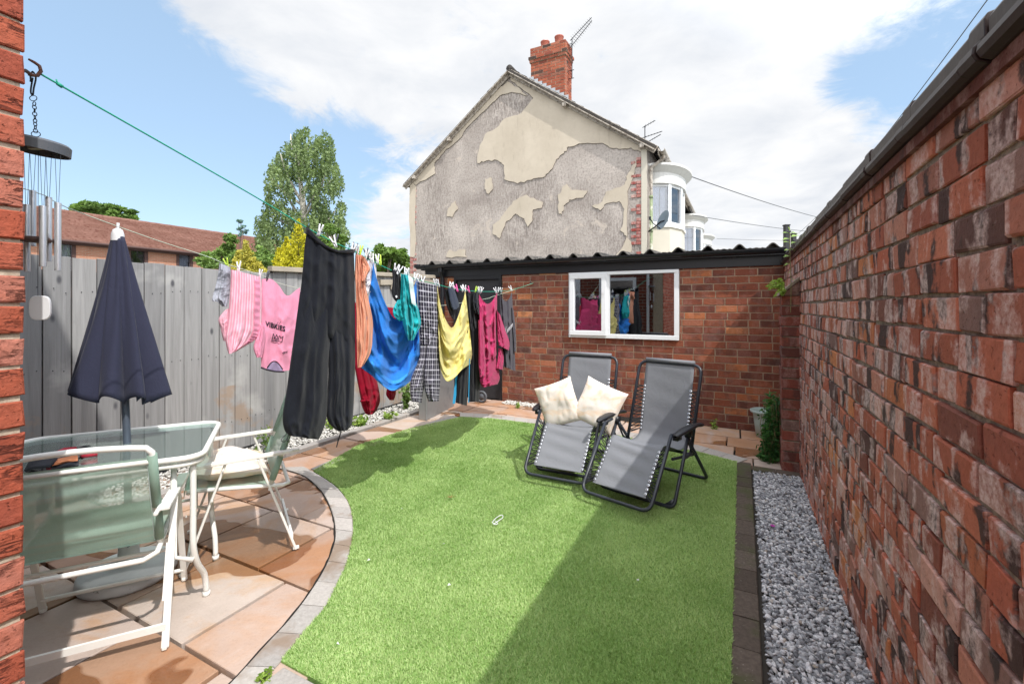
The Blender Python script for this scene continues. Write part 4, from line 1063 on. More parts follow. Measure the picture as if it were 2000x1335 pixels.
# ---- wind chime hanging from the hook
WY = 1.335
wc = thing('wind_chime', 'grey disc wind chime with silver tubes hanging from the rusty hook', 'wind chime', at(66, 290, WY))
mb = MB(); mb.tube(catmull([at(60, 148, WY), at(64, 140, WY), at(70, 152, WY), at(66, 172, WY), at(64, 186, WY), at(60, 178, WY), at(64, 152, WY)], 4), .0022, 6); mb.tube(catmull([at(56, 148, WY), at(58, 141, WY), at(60, 156, WY), at(59, 160, WY)], 3), .0022, 6); obj('s_hook', mb, M['dark_iron'], wc, smooth=True)
mb = MB()
def ring(c, rx, rz, tilt, rr):
    mb.tube([c+Vector((rx*math.cos(k)*math.cos(tilt), rx*math.cos(k)*math.sin(tilt), rz*math.sin(k))) for k in [i*math.pi/6 for i in range(12)]], rr, 5, closed=True)
ring(at(65, 192, WY), .011, .008, 0, .0011)
for k in range(9): ring(at(67+.3*k, 203+k*6.6, WY), .0045, .006, k*1.3, .0012)
ring(at(70, 262, WY), .011, .008, .3, .0011); obj('chain', mb, M['dark_iron'], wc, smooth=True)
DC = at(74, 288, WY); rd = .072
mb = MB(); tl = Matrix.Rotation(R(6), 3, 'Y'); mb.lathe([(.001, .019), (rd-.006, .019), (rd, .013), (rd, -.013), (rd-.004, -.013), (rd-.006, .006), (.001, .006)], 40, DC, tl); obj('top_disc', mb, M['grey_plastic'], wc, smooth=False)
mb = MB(); mb.box(DC+Vector((0, 0, .0)), (.05, .012, .01)); obj('cross_piece', mb, M['rail_wood'], wc)
st = MB()
for px, ptop, pbot, w_ in ((84, 402, 520, .0085), (95, 385, 510, .0078), (113, 396, 528, .0078), (52, 400, 530, .0085), (64, 372, 480, .008)):
    dy = {84: -.02, 95: .035, 113: .0, 52: .02, 64: .05}[px]
    a, b = at(px, ptop, WY+dy), at(px, pbot, WY+dy)
    mb = MB(); mb.tube([a, b], w_, 14, caps=False); mb.tube([b, a], w_-.0012, 14, caps=False); obj('tube', mb, M['alu'], wc, smooth=True)
    for k in (-.4, .4): st.tube([at(px+k*14, 300, WY+dy*.8), at(px+k*4, ptop+4, WY+dy)], .0008, 4)
st.tube([at(75, 296, WY), at(74, 470, WY), at(74, 578, WY)], .0009, 4)
obj_split('string', st, M['dark_iron'], wc)
mb = MB(); mb.lathe([(.001, -.008), (.034, -.006), (.037, 0), (.032, .007), (.001, .008)], 24, at(68, 468, WY)); obj('striker', mb, M['fascia'], wc, smooth=True)
mb = MB(); cc = at(77, 601, WY); poly = []
for k in range(28):
    a = 2*math.pi*k/28; x = abs(math.cos(a))**.6*(1 if math.cos(a) > 0 else -1); z = abs(math.sin(a))**.6*(1 if math.sin(a) > 0 else -1); poly.append(cc+Vector((.0225*x, .009*x, .036*z)))
mb.prism(poly, (-.006, .011, 0)); obj('wind_sail', mb, M['white_plastic'], wc, bevel=.002)

# ================================================================== WASHING LINES
LP0 = at(62, 140, 1.325); LP1 = Vector((.30, 6.24, 1.67)); LD = Vector((LP1.x-LP0.x, LP1.y-LP0.y, 0)).normalized()
def L1(px, py, off=0.0): return on_plane(px, py, LP0, LD, off)
line1_px = [(80, 145), (120, 168), (340, 293), (500, 385), (600, 445), (652, 473), (690, 490), (735, 514), (775, 532), (812, 545), (856, 556), (880, 562), (910, 567), (940, 569), (972, 569), (1000, 566), (1020, 560)]
mb = MB(); pts = [L1(*p) for p in line1_px]+[LP1]; mb.tube(catmull(pts, 3), .0028, 6)
kn = L1(112, 163); mb.tube([kn, L1(122, 170)], .0055, 6); mb.tube([kn, L1(110, 155)], .002, 5)
tag(obj('washing_line', mb, M['green_cord'], smooth=True), 'green cord washing line running from the rusty hook to the shed', 'washing line')
A2 = UV(0, 0); q0 = Vector((.30, 6.24, 0)); LD2 = Vector((-2.12, -3.38, 0)).normalized()
def L2(px, py, off=0.0): return on_plane(px, py, q0, LD2, -off)
line2_px = [(60, 372), (130, 405), (300, 467), (400, 499), (440, 515), (510, 537), (540, 551), (580, 562), (690, 585), (820, 600), (945, 584), (962, 579), (1000, 567)]
mb = MB(); pts = [UV(-3.05, .475, 1.95)]+[L2(*p) for p in line2_px]+[LP1+Vector((0, 0, .004))]; mb.tube(catmull(pts, 3), .0022, 6)
tag(obj('washing_line', mb, M['pale_cord'], smooth=True), 'thin pale washing line behind, carrying the pink clothes', 'washing line')

def poly_at(pts, t):
    n = len(pts)-1; d = [0]
    for a, b in zip(pts, pts[1:]): d.append(d[-1]+math.hypot(b[0]-a[0], b[1]-a[1]))
    T = t*d[-1]
    for i in range(n):
        if T <= d[i+1] or i == n-1:
            f = (T-d[i])/max(1e-9, d[i+1]-d[i]); return (pts[i][0]+(pts[i+1][0]-pts[i][0])*f, pts[i][1]+(pts[i+1][1]-pts[i][1])*f)
def smooth_poly(pts):
    c = catmull([(p[0], p[1], 0) for p in pts], 5); return [(p.x, p.y) for p in c]
class Garment:
    """a garment described by its top and bottom edges (or rows) in a vertical plane through its line; real thickness and folds"""
    def __init__(s, plane, top=None, bot=None, rows=None, th=.02, fold=(.012, 5), off=0.0, seed=0, sheet=False, swag=0, edge=.5, diag=0.0, sag=0.0, tt=1.0, tb=1.0):
        s.__dict__.update(locals()); s.asp = 1.0; s.r = random.Random(seed); s.ph = [s.r.uniform(0, 6.28) for _ in range(8)]
        if top: s.T = smooth_poly(top); s.B = smooth_poly(bot)
        if rows: s.Lr = smooth_poly([q[0] for q in rows]); s.Rr = smooth_poly([q[1] for q in rows])
    def px(s, a, b):
        if s.rows:
            k = b*(len(s.Lr)-1); i = min(int(k), len(s.Lr)-2); f = k-i
            L_ = [s.Lr[i][j]+(s.Lr[i+1][j]-s.Lr[i][j])*f for j in (0, 1)]; R_ = [s.Rr[i][j]+(s.Rr[i+1][j]-s.Rr[i][j])*f for j in (0, 1)]
            return (L_[0]+(R_[0]-L_[0])*a, L_[1]+(R_[1]-L_[1])*a+s.sag*math.sin(math.pi*a)*(1-b)**4)
        t = poly_at(s.T, a); q = poly_at(s.B, a); return (t[0]+(q[0]-t[0])*b, t[1]+(q[1]-t[1])*b)
    def folds(s, a, b):
        A_, n = s.fold; p = s.ph
        w = math.sin(2*math.pi*n*a+p[0]+1.6*math.sin(2.2*b+p[1])+s.diag*b*6)*.62+math.sin(2*math.pi*n*1.9*a+p[2]-2.1*b+s.diag*b*9)*.33+.28*math.sin(2*math.pi*n*.55*a+p[3]+3*b)
        w += .22*math.sin(11*b+5*a+p[4])*math.sin(7*a+p[5])+.14*math.sin(23*b-9*a+p[6])
        if s.swag:
            x = (a-.5)*2; w = w*.45+.9*math.sin((b*1.0-(1-x*x)*.35)*s.swag+p[6])*(1-.5*abs(x))
        w = math.copysign(abs(w)**.8, w)
        q = mnoise.noise(Vector((a*3.2*s.asp+p[0], b*4.5+p[1], p[2]))); q2 = mnoise.noise(Vector((a*7*s.asp+b*2+p[3], b*8-a*2+p[4], p[5])))
        w += .8*((1-min(1, abs(q)*2.6))**2-.35)+.4*((1-min(1, abs(q2)*2.6))**2-.3)
        return A_*w*(.45+.55*min(1, b*2.2))
    def S(s, a, b, side=1, lift=0.0):
        x, y = s.px(a, b); f = s.folds(a, b)
        tk = 1-(1-s.tt)*max(0, 1-b/.3)-(1-s.tb)*max(0, (b-.65)/.35)**1.5
        if s.sheet: d = f+side*s.th/2
        else: d = side*(tk*s.th/2*max(.0, math.sin(math.pi*min(1, max(0, a))))**s.edge)+f*(.5 if side < 0 else 1)*math.sin(math.pi*min(1, max(0, a)))**.3
        return s.plane(x, y, s.off+d+lift)
    def build(s, mb, nu=36, nv=44, close=True):
        mb.grid(lambda a, b: s.S(a, b, 1), nu, nv, uv=True); mb.grid(lambda a, b: s.S(1-a, b, -1), nu, nv, uv=True)
        for b in (0, 1):
            if close: mb.grid(lambda a, t, b=b: s.S(a, b, 1).lerp(s.S(a, b, -1), t), nu, 1, uv=True)
        if s.sheet:
            for a in (0, 1): mb.grid(lambda t, b, a=a: s.S(a, b, 1).lerp(s.S(a, b, -1), t), 1, nv)
        return s
def border(g, par, mat, b0, b1, name='border_band'):
    mb = MB(); mb.grid(lambda a, b: g.S(.01+.98*a, b0+(b1-b0)*b, 1, .003), 40, 2); return obj(name, mb, M[mat], par, smooth=True)
def garment(name, label, mat, parts, cat='clothing', group='clothes hanging on the washing lines'):
    mb = MB()
    for p in parts: p.build(mb)
    return tag(obj(name, mb, M[mat], smooth=True), label, cat, group)

# black jogging bottoms, nearest
bod = Garment(L1, rows=[((600, 446), (691, 487)), ((595, 480), (692, 512)), ((590, 540), (693, 570)), ((583, 600), (694, 625)), ((576, 648), (694, 668))], th=.085, fold=(.011, 3.6), diag=.12, sag=20, seed=3, off=.016, tb=.35)
lg1 = Garment(L1, rows=[((586, 570), (655, 575)), ((578, 630), (648, 632)), ((568, 700), (642, 700)), ((560, 760), (640, 760)), ((552, 812), (638, 812)), ((556, 840), (630, 842)), ((566, 851), (622, 858))], th=.10, fold=(.011, 2.2), diag=.15, seed=5, off=.026, tt=.05)
lg2 = Garment(L1, rows=[((628, 572), (693, 575)), ((634, 632), (694, 640)), ((641, 700), (694, 700)), ((640, 760), (692, 760)), ((637, 805), (690, 805)), ((644, 828), (687, 828)), ((661, 842), (678, 840))], th=.095, fold=(.011, 2.2), diag=-.15, seed=9, off=.004, tt=.05)
mb = MB(); bod.build(mb, close=False); lg1.build(mb); lg2.build(mb)
jog = tag(obj('jogging_bottoms', mb, M['cl_black'], smooth=True), 'black jogging bottoms hanging nearest on the green line', 'trousers', 'clothes hanging on the washing lines')
mb = MB()
for q in range(3): mb.tube([bod.S(a, .015+q*.03, 1, .004) for a in [i/20 for i in range(21)]], .0075, 6)
for q in range(2): mb.tube([bod.S(a, .0+q*.03, -1, -.002) for a in [i/20 for i in range(21)]], .009, 6)
obj('waistband', mb, M['cl_black2'], jog, smooth=True)
mb = MB(); mb.tube(catmull([L1(565, 848, .05), L1(556, 862, .06), L1(549, 858, .05), L1(562, 846, .05), L1(561, 862, .06), L1(568, 850, .05)], 5), .0016, 5)
mb.tube(catmull([L1(666, 842), L1(661, 858), L1(657, 873)], 3), .0035, 5); obj_split('ankle_cord', mb, M['cord_black'], jog)

garment('top', 'peach cotton top hanging between the black joggers and the blue towel', 'cl_peach', [Garment(L1, rows=[((694, 497), (708, 498)), ((693, 530), (717, 530)), ((694, 555), (714, 555)), ((695, 590), (721, 590)), ((696, 625), (728, 625)), ((696, 660), (728, 655)), ((697, 690), (724, 688)), ((698, 718), (708, 716))], th=.07, fold=(.011, 4), seed=2, off=.02),
    Garment(L1, rows=[((707, 498), (712, 502)), ((708, 512), (723, 524)), ((708, 530), (718, 536)), ((706, 548), (712, 549))], th=.03, fold=(.005, 2), seed=4, off=.07)])
wt = garment('shirt', 'small white top hanging between the peach top and the blue towel', 'cl_white', [Garment(L1, rows=[((714, 505), (734, 513)), ((714, 540), (736, 540)), ((713, 560), (735, 557)), ((714, 574), (727, 570))], th=.04, fold=(.006, 3), seed=6, off=-.02)])
mb = MB(); mb.lathe([(.001, .002), (.006, .002), (.006, -.002), (.001, -.002)], 10, L1(715, 551, .02), Matrix.Rotation(R(90), 3, 'X')); obj('button', mb, M['dark_iron'], wt)

tw = Garment(L1, top=[(729, 512), (736, 545), (752, 590), (771, 622), (792, 610), (804, 575), (813, 546)], bot=[(705, 718), (727, 734), (737, 744), (765, 763), (792, 752), (806, 738), (822, 720)], th=.010, fold=(.040, 2.6), swag=10, sheet=True, seed=12, off=.0)
garment('towel', 'bright blue bath towel hanging in a deep swag', 'cl_blue', [tw], 'towel')
border(tw, bpy.data.objects['towel'], 'cl_blue2', .86, .91); border(tw, bpy.data.objects['towel'], 'cl_blue2', .975, .995, 'hem')
mk = garment('eye_mask', 'black fabric eye mask pegged in front of the blue towel', 'cl_black2', [Garment(L1, rows=[((765, 526), (781, 531)), ((767, 548), (783, 548)), ((765, 568), (786, 566)), ((768, 582), (788, 582)), ((777, 592), (786, 591))], th=.02, fold=(.004, 2), seed=1, off=.055)], 'mask')
mb = MB()
for x, y in ((776, 533), (774, 579)): mb.lathe([(.001, .0), (.009, .0), (.009, .002), (.001, .002)], 10, L1(x, y, .072), Matrix.Rotation(math.atan2(-LD.x, LD.y), 3, 'Z') @ Matrix.Rotation(R(90), 3, 'Y'))
obj_split('white_badge', mb, M['print_white'], mk)
ts = garment('swim_shorts', 'crumpled teal swim shorts hanging in front of the blue towel', 'cl_teal', [Garment(L1, rows=[((783, 534), (796, 537)), ((783, 560), (804, 568)), ((782, 585), (812, 590)), ((784, 606), (818, 606)), ((787, 632), (822, 632)), ((792, 650), (815, 648)), ((797, 665), (808, 664))], th=.06, fold=(.020, 3), diag=.35, seed=8, off=.075),
    Garment(L1, rows=[((776, 586), (786, 582)), ((768, 603), (792, 600)), ((769, 617), (796, 616)), ((779, 626), (800, 628))], th=.04, fold=(.010, 2), seed=18, off=.06)])
mb = MB(); mb.grid(lambda a, b: L1(797+11*b+9*a-4*b, 537+a*6+55*b, .125+.005*math.sin(9*b)), 2, 14); obj('white_trim', mb, M['cl_tealtrim'], ts, smooth=True)

pj = [Garment(L1, rows=[((815, 549), (856, 557)), ((817, 600), (857, 603)), ((819, 640), (857, 645)), ((820, 672), (857, 674))], th=.09, fold=(.012, 4), seed=21),
      Garment(L1, rows=[((820, 655), (840, 655)), ((818, 700), (838, 700)), ((803, 738), (834, 737)), ((801, 762), (827, 762)), ((804, 784), (824, 786))], th=.08, fold=(.008, 2), seed=22, off=-.01),
      Garment(L1, rows=[((836, 655), (857, 658)), ((830, 700), (859, 700)), ((827, 740), (860, 740)), ((831, 768), (858, 770)), ((837, 784), (857, 783))], th=.08, fold=(.010, 2), seed=23, off=.02)]
garment('pyjama_bottoms', 'dark checked pyjama bottoms hanging beside the yellow towel', 'cl_plaid', pj, 'trousers')
tw2 = Garment(L1, top=[(854, 557), (859, 588), (868, 618), (882, 640), (893, 622), (902, 594), (909, 567)], bot=[(858, 712), (866, 736), (876, 745), (889, 736), (902, 722), (913, 714), (924, 707)], th=.010, fold=(.034, 2.6), swag=9, sheet=True, seed=31, off=.02)
garment('towel', 'pale yellow towel hanging in a swag', 'cl_yellow', [tw2], 'towel')
border(tw2, bpy.data.objects['towel.001'], 'cl_yellow2', .80, .90); border(tw2, bpy.data.objects['towel.001'], 'cl_yellow2', .975, .995, 'hem')
garment('sock', 'dark slate sock pegged inside the dip of the yellow towel, behind its twin', 'cl_black2', [Garment(L1, rows=[((868, 564), (877, 564)), ((870, 588), (882, 590)), ((876, 608), (888, 612)), ((883, 622), (888, 624))], th=.025, fold=(.003, 1), seed=1, off=-.03)], 'sock', 'socks on the line')
garment('sock', 'slate grey sock pegged in the dip of the yellow towel, folded at the toe', 'cl_navy', [Garment(L1, rows=[((874, 562), (886, 561)), ((877, 580), (892, 578)), ((881, 598), (897, 596)), ((884, 604), (893, 603))], th=.03, fold=(.003, 1), seed=2, off=.0)], 'sock', 'socks on the line')
lt = [Garment(L1, rows=[((909, 569), (935, 572)), ((911, 610), (936, 612)), ((914, 648), (938, 652))], th=.07, fold=(.010, 3), seed=41, off=-.02),
      Garment(L1, rows=[((911, 635), (924, 640)), ((902, 690), (922, 690)), ((893, 735), (917, 733)), ((890, 786), (912, 792))], th=.08, fold=(.006, 2), seed=42, off=-.04),
      Garment(L1, rows=[((917, 640), (938, 644)), ((918, 690), (937, 690)), ((916, 740), (937, 738)), ((914, 785), (936, 784))], th=.08, fold=(.006, 2), seed=43, off=-.02)]
lo = garment('leggings', 'black tracksuit trousers with a bright blue side stripe beside the yellow towel', 'cl_black2', lt, 'trousers')
mb = MB(); mb.grid(lambda a, b: L1(898-9*b+a*(8-3*b)-5, 700+88*b, -.03+.004*math.sin(8*b)), 2, 10); mb.grid(lambda a, b: L1(916.5-2*b+a*1.5, 700+86*b, .035), 1, 8); obj_split('side_stripe', mb, M['blue_stripe'], lo, smooth=True)
garment('t_shirt', 'small black t-shirt bunched beside the raspberry hoodie', 'cl_black', [Garment(L1, rows=[((924, 570), (937, 572)), ((923, 595), (938, 598)), ((928, 612), (941, 615))], th=.05, fold=(.008, 2), seed=44, off=.03)])
hd = [Garment(L1, top=[(934, 571), (942, 585), (951, 593), (961, 588), (971, 571)], bot=[(938, 700), (946, 701), (955, 702), (965, 700), (970, 692)], th=.09, fold=(.021, 2.6), diag=.15, seed=51, off=.03),
      Garment(L1, rows=[((945, 698), (968, 694)), ((937, 722), (973, 715)), ((937, 745), (976, 738)), ((942, 756), (972, 750))], th=.13, fold=(.010, 2), seed=52, off=.0),
      Garment(L1, rows=[((934, 625), (943, 625)), ((935, 680), (946, 680)), ((935, 715), (949, 712)), ((937, 736), (948, 734))], th=.05, fold=(.006, 2), seed=53, off=.08),
      Garment(L1, rows=[((970, 605), (977, 615)), ((971, 640), (987, 645)), ((972, 662), (995, 668)), ((974, 674), (994, 684))], th=.07, fold=(.006, 2), seed=54, off=.06),
      Garment(L1, rows=[((973, 680), (981, 680)), ((972, 700), (984, 700)), ((969, 718), (982, 722))], th=.05, fold=(.005, 2), seed=55, off=.04)]
garment('hoodie', 'raspberry pink hoodie hanging upside down by its hem near the shed door', 'cl_rasp', hd, 'hoodie')
hc = Garment(L1, top=[(975, 571), (981, 582), (988, 588), (995, 582), (1000, 568)], bot=[(981, 716), (990, 718), (998, 721), (1003, 723), (1007, 724)], th=.08, fold=(.011, 3), seed=61, off=.0)
ch = garment('hoodie', 'charcoal hoodie with white print, hanging farthest along, nearest the shed wall', 'cl_char', [hc, Garment(L1, rows=[((999, 600), (1003, 605)), ((1001, 640), (1007, 642)), ((1003, 670), (1008, 670)), ((1003, 686), (1008, 687))], th=.04, fold=(.004, 1), seed=62, off=.02)], 'hoodie')
def text_mesh(s, size=1.0):
    cu = bpy.data.curves.new('lettering', 'FONT'); cu.body = s; cu.size = size; cu.resolution_u = 2
    o = bpy.data.objects.new('lettering', cu); COL.objects.link(o); dg = bpy.context.evaluated_depsgraph_get(); me = o.evaluated_get(dg).to_mesh()
    vs = [v.co.copy() for v in me.vertices]; fs = [tuple(p.vertices) for p in me.polygons]; o.evaluated_get(dg).to_mesh_clear()
    bpy.data.objects.remove(o); bpy.data.curves.remove(cu); return vs, fs
def lettering(mb, s, org, ex, ey, fn, bold=0.0):
    vs, fs = text_mesh(s); b = [fn(org[0]+v.x*ex[0]+v.y*ey[0], org[1]+v.x*ex[1]+v.y*ey[1]) for v in vs]; mb.add(b, fs)
    for dx, dy in ((bold, 0), (0, bold)):
        if bold: mb.add([fn(org[0]+(v.x+dx)*ex[0]+(v.y+dy)*ey[0], org[1]+(v.x+dx)*ex[1]+(v.y+dy)*ey[1])+Vector((0, 0, .0003)) for v in vs], fs)
mb = MB(); lettering(mb, 'mm', (989, 652), (7.6, -9), (3, -17), lambda x, y: L1(x, y, .068), .05); lettering(mb, 'i', (986.5, 648), (6, -7), (2, -14), lambda x, y: L1(x, y, .067), .05); obj('white_print', mb, M['print_white'], ch)
# crimson jumper on the second line, mostly behind
cj = [Garment(L2, rows=[((688, 590), (775, 602)), ((690, 650), (775, 660)), ((694, 715), (768, 715))], th=.08, fold=(.010, 3), seed=71, off=.02),
      Garment(L2, rows=[((690, 700), (726, 700)), ((697, 740), (736, 742)), ((703, 770), (741, 765)), ((706, 790), (742, 785)), ((713, 806), (733, 804)), ((719, 810), (727, 809))], th=.09, fold=(.012, 3), seed=72, off=.05),
      Garment(L2, rows=[((756, 715), (772, 715)), ((756, 755), (773, 757)), ((754, 770), (773, 770)), ((761, 781), (769, 781))], th=.05, fold=(.006, 2), seed=73, off=.03)]
cr = garment('jumper', 'crimson jumper hanging low behind the blue towel', 'cl_crim', cj, 'jumper')
mb = MB(); g_ = cj[1]; mb.tube([g_.S(a*.45, .52+.02*a, 1, .006) for a in [i/8 for i in range(9)]], .009, 6); obj('cuff_band', mb, M['cl_crim'], cr, smooth=True)
# pink clothes and grey top on the second line
garment('vest', 'pale grey marked garment bunched at the left end of the pale line', 'cl_grey', [Garment(L2, rows=[((428, 513), (450, 521)), ((426, 535), (450, 545)), ((420, 562), (449, 562)), ((414, 586), (448, 575)), ((424, 589), (446, 590)), ((434, 598), (443, 599))], th=.05, fold=(.009, 2), seed=81, off=.02)])
ps1 = Garment(L2, rows=[((451, 526), (509, 541)), ((450, 560), (511, 572)), ((447, 600), (510, 612)), ((444, 630), (509, 648)), ((440, 660), (500, 662)), ((444, 683), (482, 674)), ((447, 691), (460, 687))], th=.07, fold=(.010, 3), diag=.25, seed=82, off=.06)
ps2 = Garment(L2, rows=[((440, 605), (452, 600)), ((427, 622), (454, 618)), ((430, 638), (454, 640)), ((436, 665), (452, 670))], th=.05, fold=(.006, 2), seed=83, off=.03)
so = garment('pyjama_shorts', 'pink satin striped shorts on the pale line beside the grey garment', 'cl_pinkstripe', [ps1, ps2], 'shorts')
mb = MB(); mb.grid(lambda a, b: ps1.S(.80+.15*a, .05+.76*b, 1, .006+.003*math.sin(b*80)), 3, 60); obj('elastic_band', mb, M['cl_pink'], so, smooth=True)
tp_ = Garment(L2, top=[(511, 545), (530, 545), (545, 558), (556, 574), (565, 577), (576, 568), (586, 561)], bot=[(510, 716), (524, 721), (540, 724), (555, 724), (568, 722), (580, 720), (590, 716)], th=.06, fold=(.010, 2.4), seed=84, off=.03)
sl_ = Garment(L2, rows=[((510, 630), (517, 640)), ((502, 655), (519, 660)), ((495, 678), (517, 678)), ((501, 698), (512, 697))], th=.05, fold=(.006, 2), seed=85, off=.06)
pt = garment('t_shirt', 'pink printed t-shirt hanging upside down on the pale line', 'cl_pink', [tp_, sl_])
def onT(x, y):
    a = (x-511)/76; b = 0
    for _ in range(12):
        q = tp_.px(a, b); a += (x-q[0])/80; b += (y-q[1])/165
    return tp_.S(min(1, max(0, a)), min(1, max(0, b)), 1, .004)
mb = MB(); lettering(mb, 'VIBKIES', (518, 636), (11.8, 3.4), (.8, -13), onT, .07)
def stroke(mb, pts, r): mb.tube([onT(*p) for p in pts], r, 4)
stroke(mb, [(531, 665), (534, 651), (537, 660), (540, 653), (543, 660), (546, 655), (549, 660), (553, 656), (551, 667), (531, 665)], .003)
lettering(mb, 'Mom', (534, 664), (5.4, .5), (.5, -9), onT, .05); lettering(mb, 'cart', (551, 691), (6.2, -1), (2, -8), onT, .05)
stroke(mb, [(540, 634), (543, 628), (546, 632), (548, 628)], .0015); obj('black_print', mb, M['print_black'], pt)
mb = MB(); mb.grid(lambda a, b: onT(521+31*a, 723-17*math.sin(math.pi*min(1, a*.9+.08))*(1-b))+Vector((0, 0, -.002)), 14, 5); o_ = obj('neck_lining', mb, M['cl_lilac'], pt, smooth=True)
mb = MB(); mb.tube([onT(510+45*a, 717+8*math.sin(a*1.6))+Vector((0, 0, -.004)) for a in [i/12 for i in range(13)]], .006, 5); mb.tube([onT(522+30*a, 722-17*math.sin(math.pi*min(1, a*.9+.08))) for a in [i/12 for i in range(13)]], .004, 5); obj('neck_tape', mb, M['print_black'], o_, smooth=True)

# pegs
def peg_mesh():
    mb = MB()
    for s_ in (1, -1):
        mb.tube([(s_*.004, 0, -.030), (s_*.0055, 0, -.012), (s_*.006, 0, .004), (s_*.012, 0, .028), (s_*.0145, 0, .042)], [.0035, .005, .0055, .005, .0042], 7)
    mb.tube([(0, -.006, .002), (0, .006, .002)], .0065, 8); return mb
pm = {}
for k in ('white_plastic', 'lime_plastic', 'pink_plastic', 'grey_plastic'):
    o_ = obj('clothes_peg', peg_mesh(), M[k], smooth=True, local=True); pm[k] = o_
used = set()
def peg(kind, px, py, fn, label, off=.0):
    src = pm[kind]
    if kind in used: o = src.copy(); COL.objects.link(o)
    else: o = src; used.add(kind)
    p = fn(px, py, off); o.location = p
    o.rotation_euler = (jit(.35), jit(.5), math.atan2(LD.x, -LD.y)+jit(.5)); o.scale = (.95, .95, .95)
    tag(o, label, 'clothes peg', 'pegs on the washing lines')
for x, y in ((624, 452), (653, 474), (688, 488)): peg('white_plastic', x, y, L1, 'white peg on the waistband of the black jogging bottoms', .02)
for x, y in ((655, 470), (691, 486)): peg('grey_plastic', x, y, L1, 'grey peg on the waistband of the black jogging bottoms', -.02)
peg('lime_plastic', 704, 491, L1, 'lime green peg between the black jogging bottoms and the peach top')
for x, y in ((697, 490),): peg('white_plastic', x, y, L1, 'white peg at the top edge of the peach top')
for x, y in ((715, 500), (722, 505), (727, 507)): peg('white_plastic', x, y, L1, 'white peg holding the small white top')
peg('grey_plastic', 717, 497, L1, 'grey peg beside the small white top')
for x, y in ((737, 508),): peg('white_plastic', x, y, L1, 'white peg on the left corner of the blue towel')
peg('lime_plastic', 742, 510, L1, 'lime green peg on the left corner of the blue towel')
for x, y in ((772, 526), (779, 529)): peg('white_plastic', x, y, L1, 'white peg holding the black eye mask', .055)
for x, y in ((792, 533), (797, 535)): peg('white_plastic', x, y, L1, 'white peg holding the teal swim shorts', .07)
for x, y in ((810, 543), (816, 546)): peg('white_plastic', x, y, L1, 'white peg on the right corner of the blue towel')
for x, y in ((825, 549), (850, 554)): peg('white_plastic', x, y, L1, 'white peg on the checked pyjama bottoms')
peg('white_plastic', 856, 555, L1, 'white peg on the left corner of the yellow towel')
for x, y in ((879, 559), (885, 560)): peg('white_plastic', x, y, L1, 'white peg holding the slate grey socks')
peg('pink_plastic', 892, 564, L1, 'pink peg between the socks and the right corner of the yellow towel')
for x, y in ((903, 564), (908, 565)): peg('white_plastic', x, y, L1, 'white peg on the right corner of the yellow towel')
peg('pink_plastic', 915, 567, L1, 'pink peg on the waist of the black tracksuit trousers')
peg('lime_plastic', 929, 567, L1, 'lime green peg beside the raspberry hoodie')
for x, y in ((935, 567), (940, 568)): peg('white_plastic', x, y, L1, 'white peg on the left side of the raspberry hoodie hem')
for x, y in ((968, 568), (973, 568)): peg('white_plastic', x, y, L1, 'white peg on the right side of the raspberry hoodie hem')
for x, y in ((979, 568), (998, 564)): peg('white_plastic', x, y, L1, 'white peg holding the charcoal hoodie')
peg('lime_plastic', 443, 516, L2, 'lime green peg on the pale line above the grey garment', .03)
for x, y in ((466, 522), (508, 537)): peg('white_plastic', x, y, L2, 'white peg holding the pink striped shorts', .05)
peg('grey_plastic', 522, 541, L2, 'grey peg holding the pink t-shirt', .05)

# folded grey sheet panel standing on the path
g0, g1, g2_ = gp(818, 819), gp(832, 821), gp(887, 793)
mb = MB(); mb.prism([g0, g1, g1+Vector((-.01, .0, .62)), g0+Vector((0, 0, .62))], (.0, .012, 0)); mb.prism([g1, g2_, g2_+Vector((0, 0, .62)), g1+Vector((-.01, 0, .62))], (-.006, .01, 0))
bm_ = gp(833, 821); mb.tube([bm_+Vector((0, -.003, .0)), bm_+Vector((-.01, -.003, .6))], .008, 6)
tag(obj('metal_panel', mb, M['galv'], bevel=.002), 'folded grey metal sheet standing on the path behind the checked pyjama bottoms', 'metal sheet')
# small dark wheel leaning by the shed door
w0 = gp(941, 786); mb = MB(); mb.tube([w0+UA*(.07*math.cos(k))+Vector((0, 0, .085+.07*math.sin(k))) for k in [i*math.pi/10 for i in range(20)]], .016, 8, closed=True); mb.lathe([(.001, -.01), (.05, -.008), (.05, .008), (.001, .01)], 16, w0+Vector((0, 0, .085)), Matrix.Rotation(YAW, 3, 'Z') @ Matrix.Rotation(R(90), 3, 'X'))
tag(obj('wheel', mb, M['grey_plastic'], smooth=True), 'small dark grey wheel leaning at the foot of the shed door', 'wheel')
# litter on the lawn
mb = MB(); mb.tube(catmull([gp(966, 1022, .028), gp(962, 1019, .03), gp(970, 1010, .028), gp(980, 1005, .03), (gp(982, 1010, .028)), gp(974, 1016, .03), gp(964, 1023, .028), gp(972, 1022, .03), gp(967, 1016, .03)], 4), .0022, 5)
tag(obj('string_loop', mb, M['white_plastic']), 'loop of thin white string lying on the lawn', 'string')
mb = MB()
for a in range(5):
    k = a*1.25; c = gp(880, 971, .028); mb.prism([c, c+Vector((.008*math.cos(k-.35), .008*math.sin(k-.35), .004)), c+Vector((.035*math.cos(k), .03*math.sin(k), .008)), c+Vector((.008*math.cos(k+.35), .008*math.sin(k+.35), .004))], (0, 0, .001))
tag(obj('dry_leaf', mb, M['leaf_dry']), 'single dry brown leaf lying on the lawn', 'leaf')
mb = MB(); c = gp(1509, 1027, .012); mb.lathe([(.001, 0), (.012, .002), (.014, .006), (.006, .008)], 7, c); tag(obj('petal', mb, M['petal']), 'fallen magenta petal on the grey gravel', 'petal')
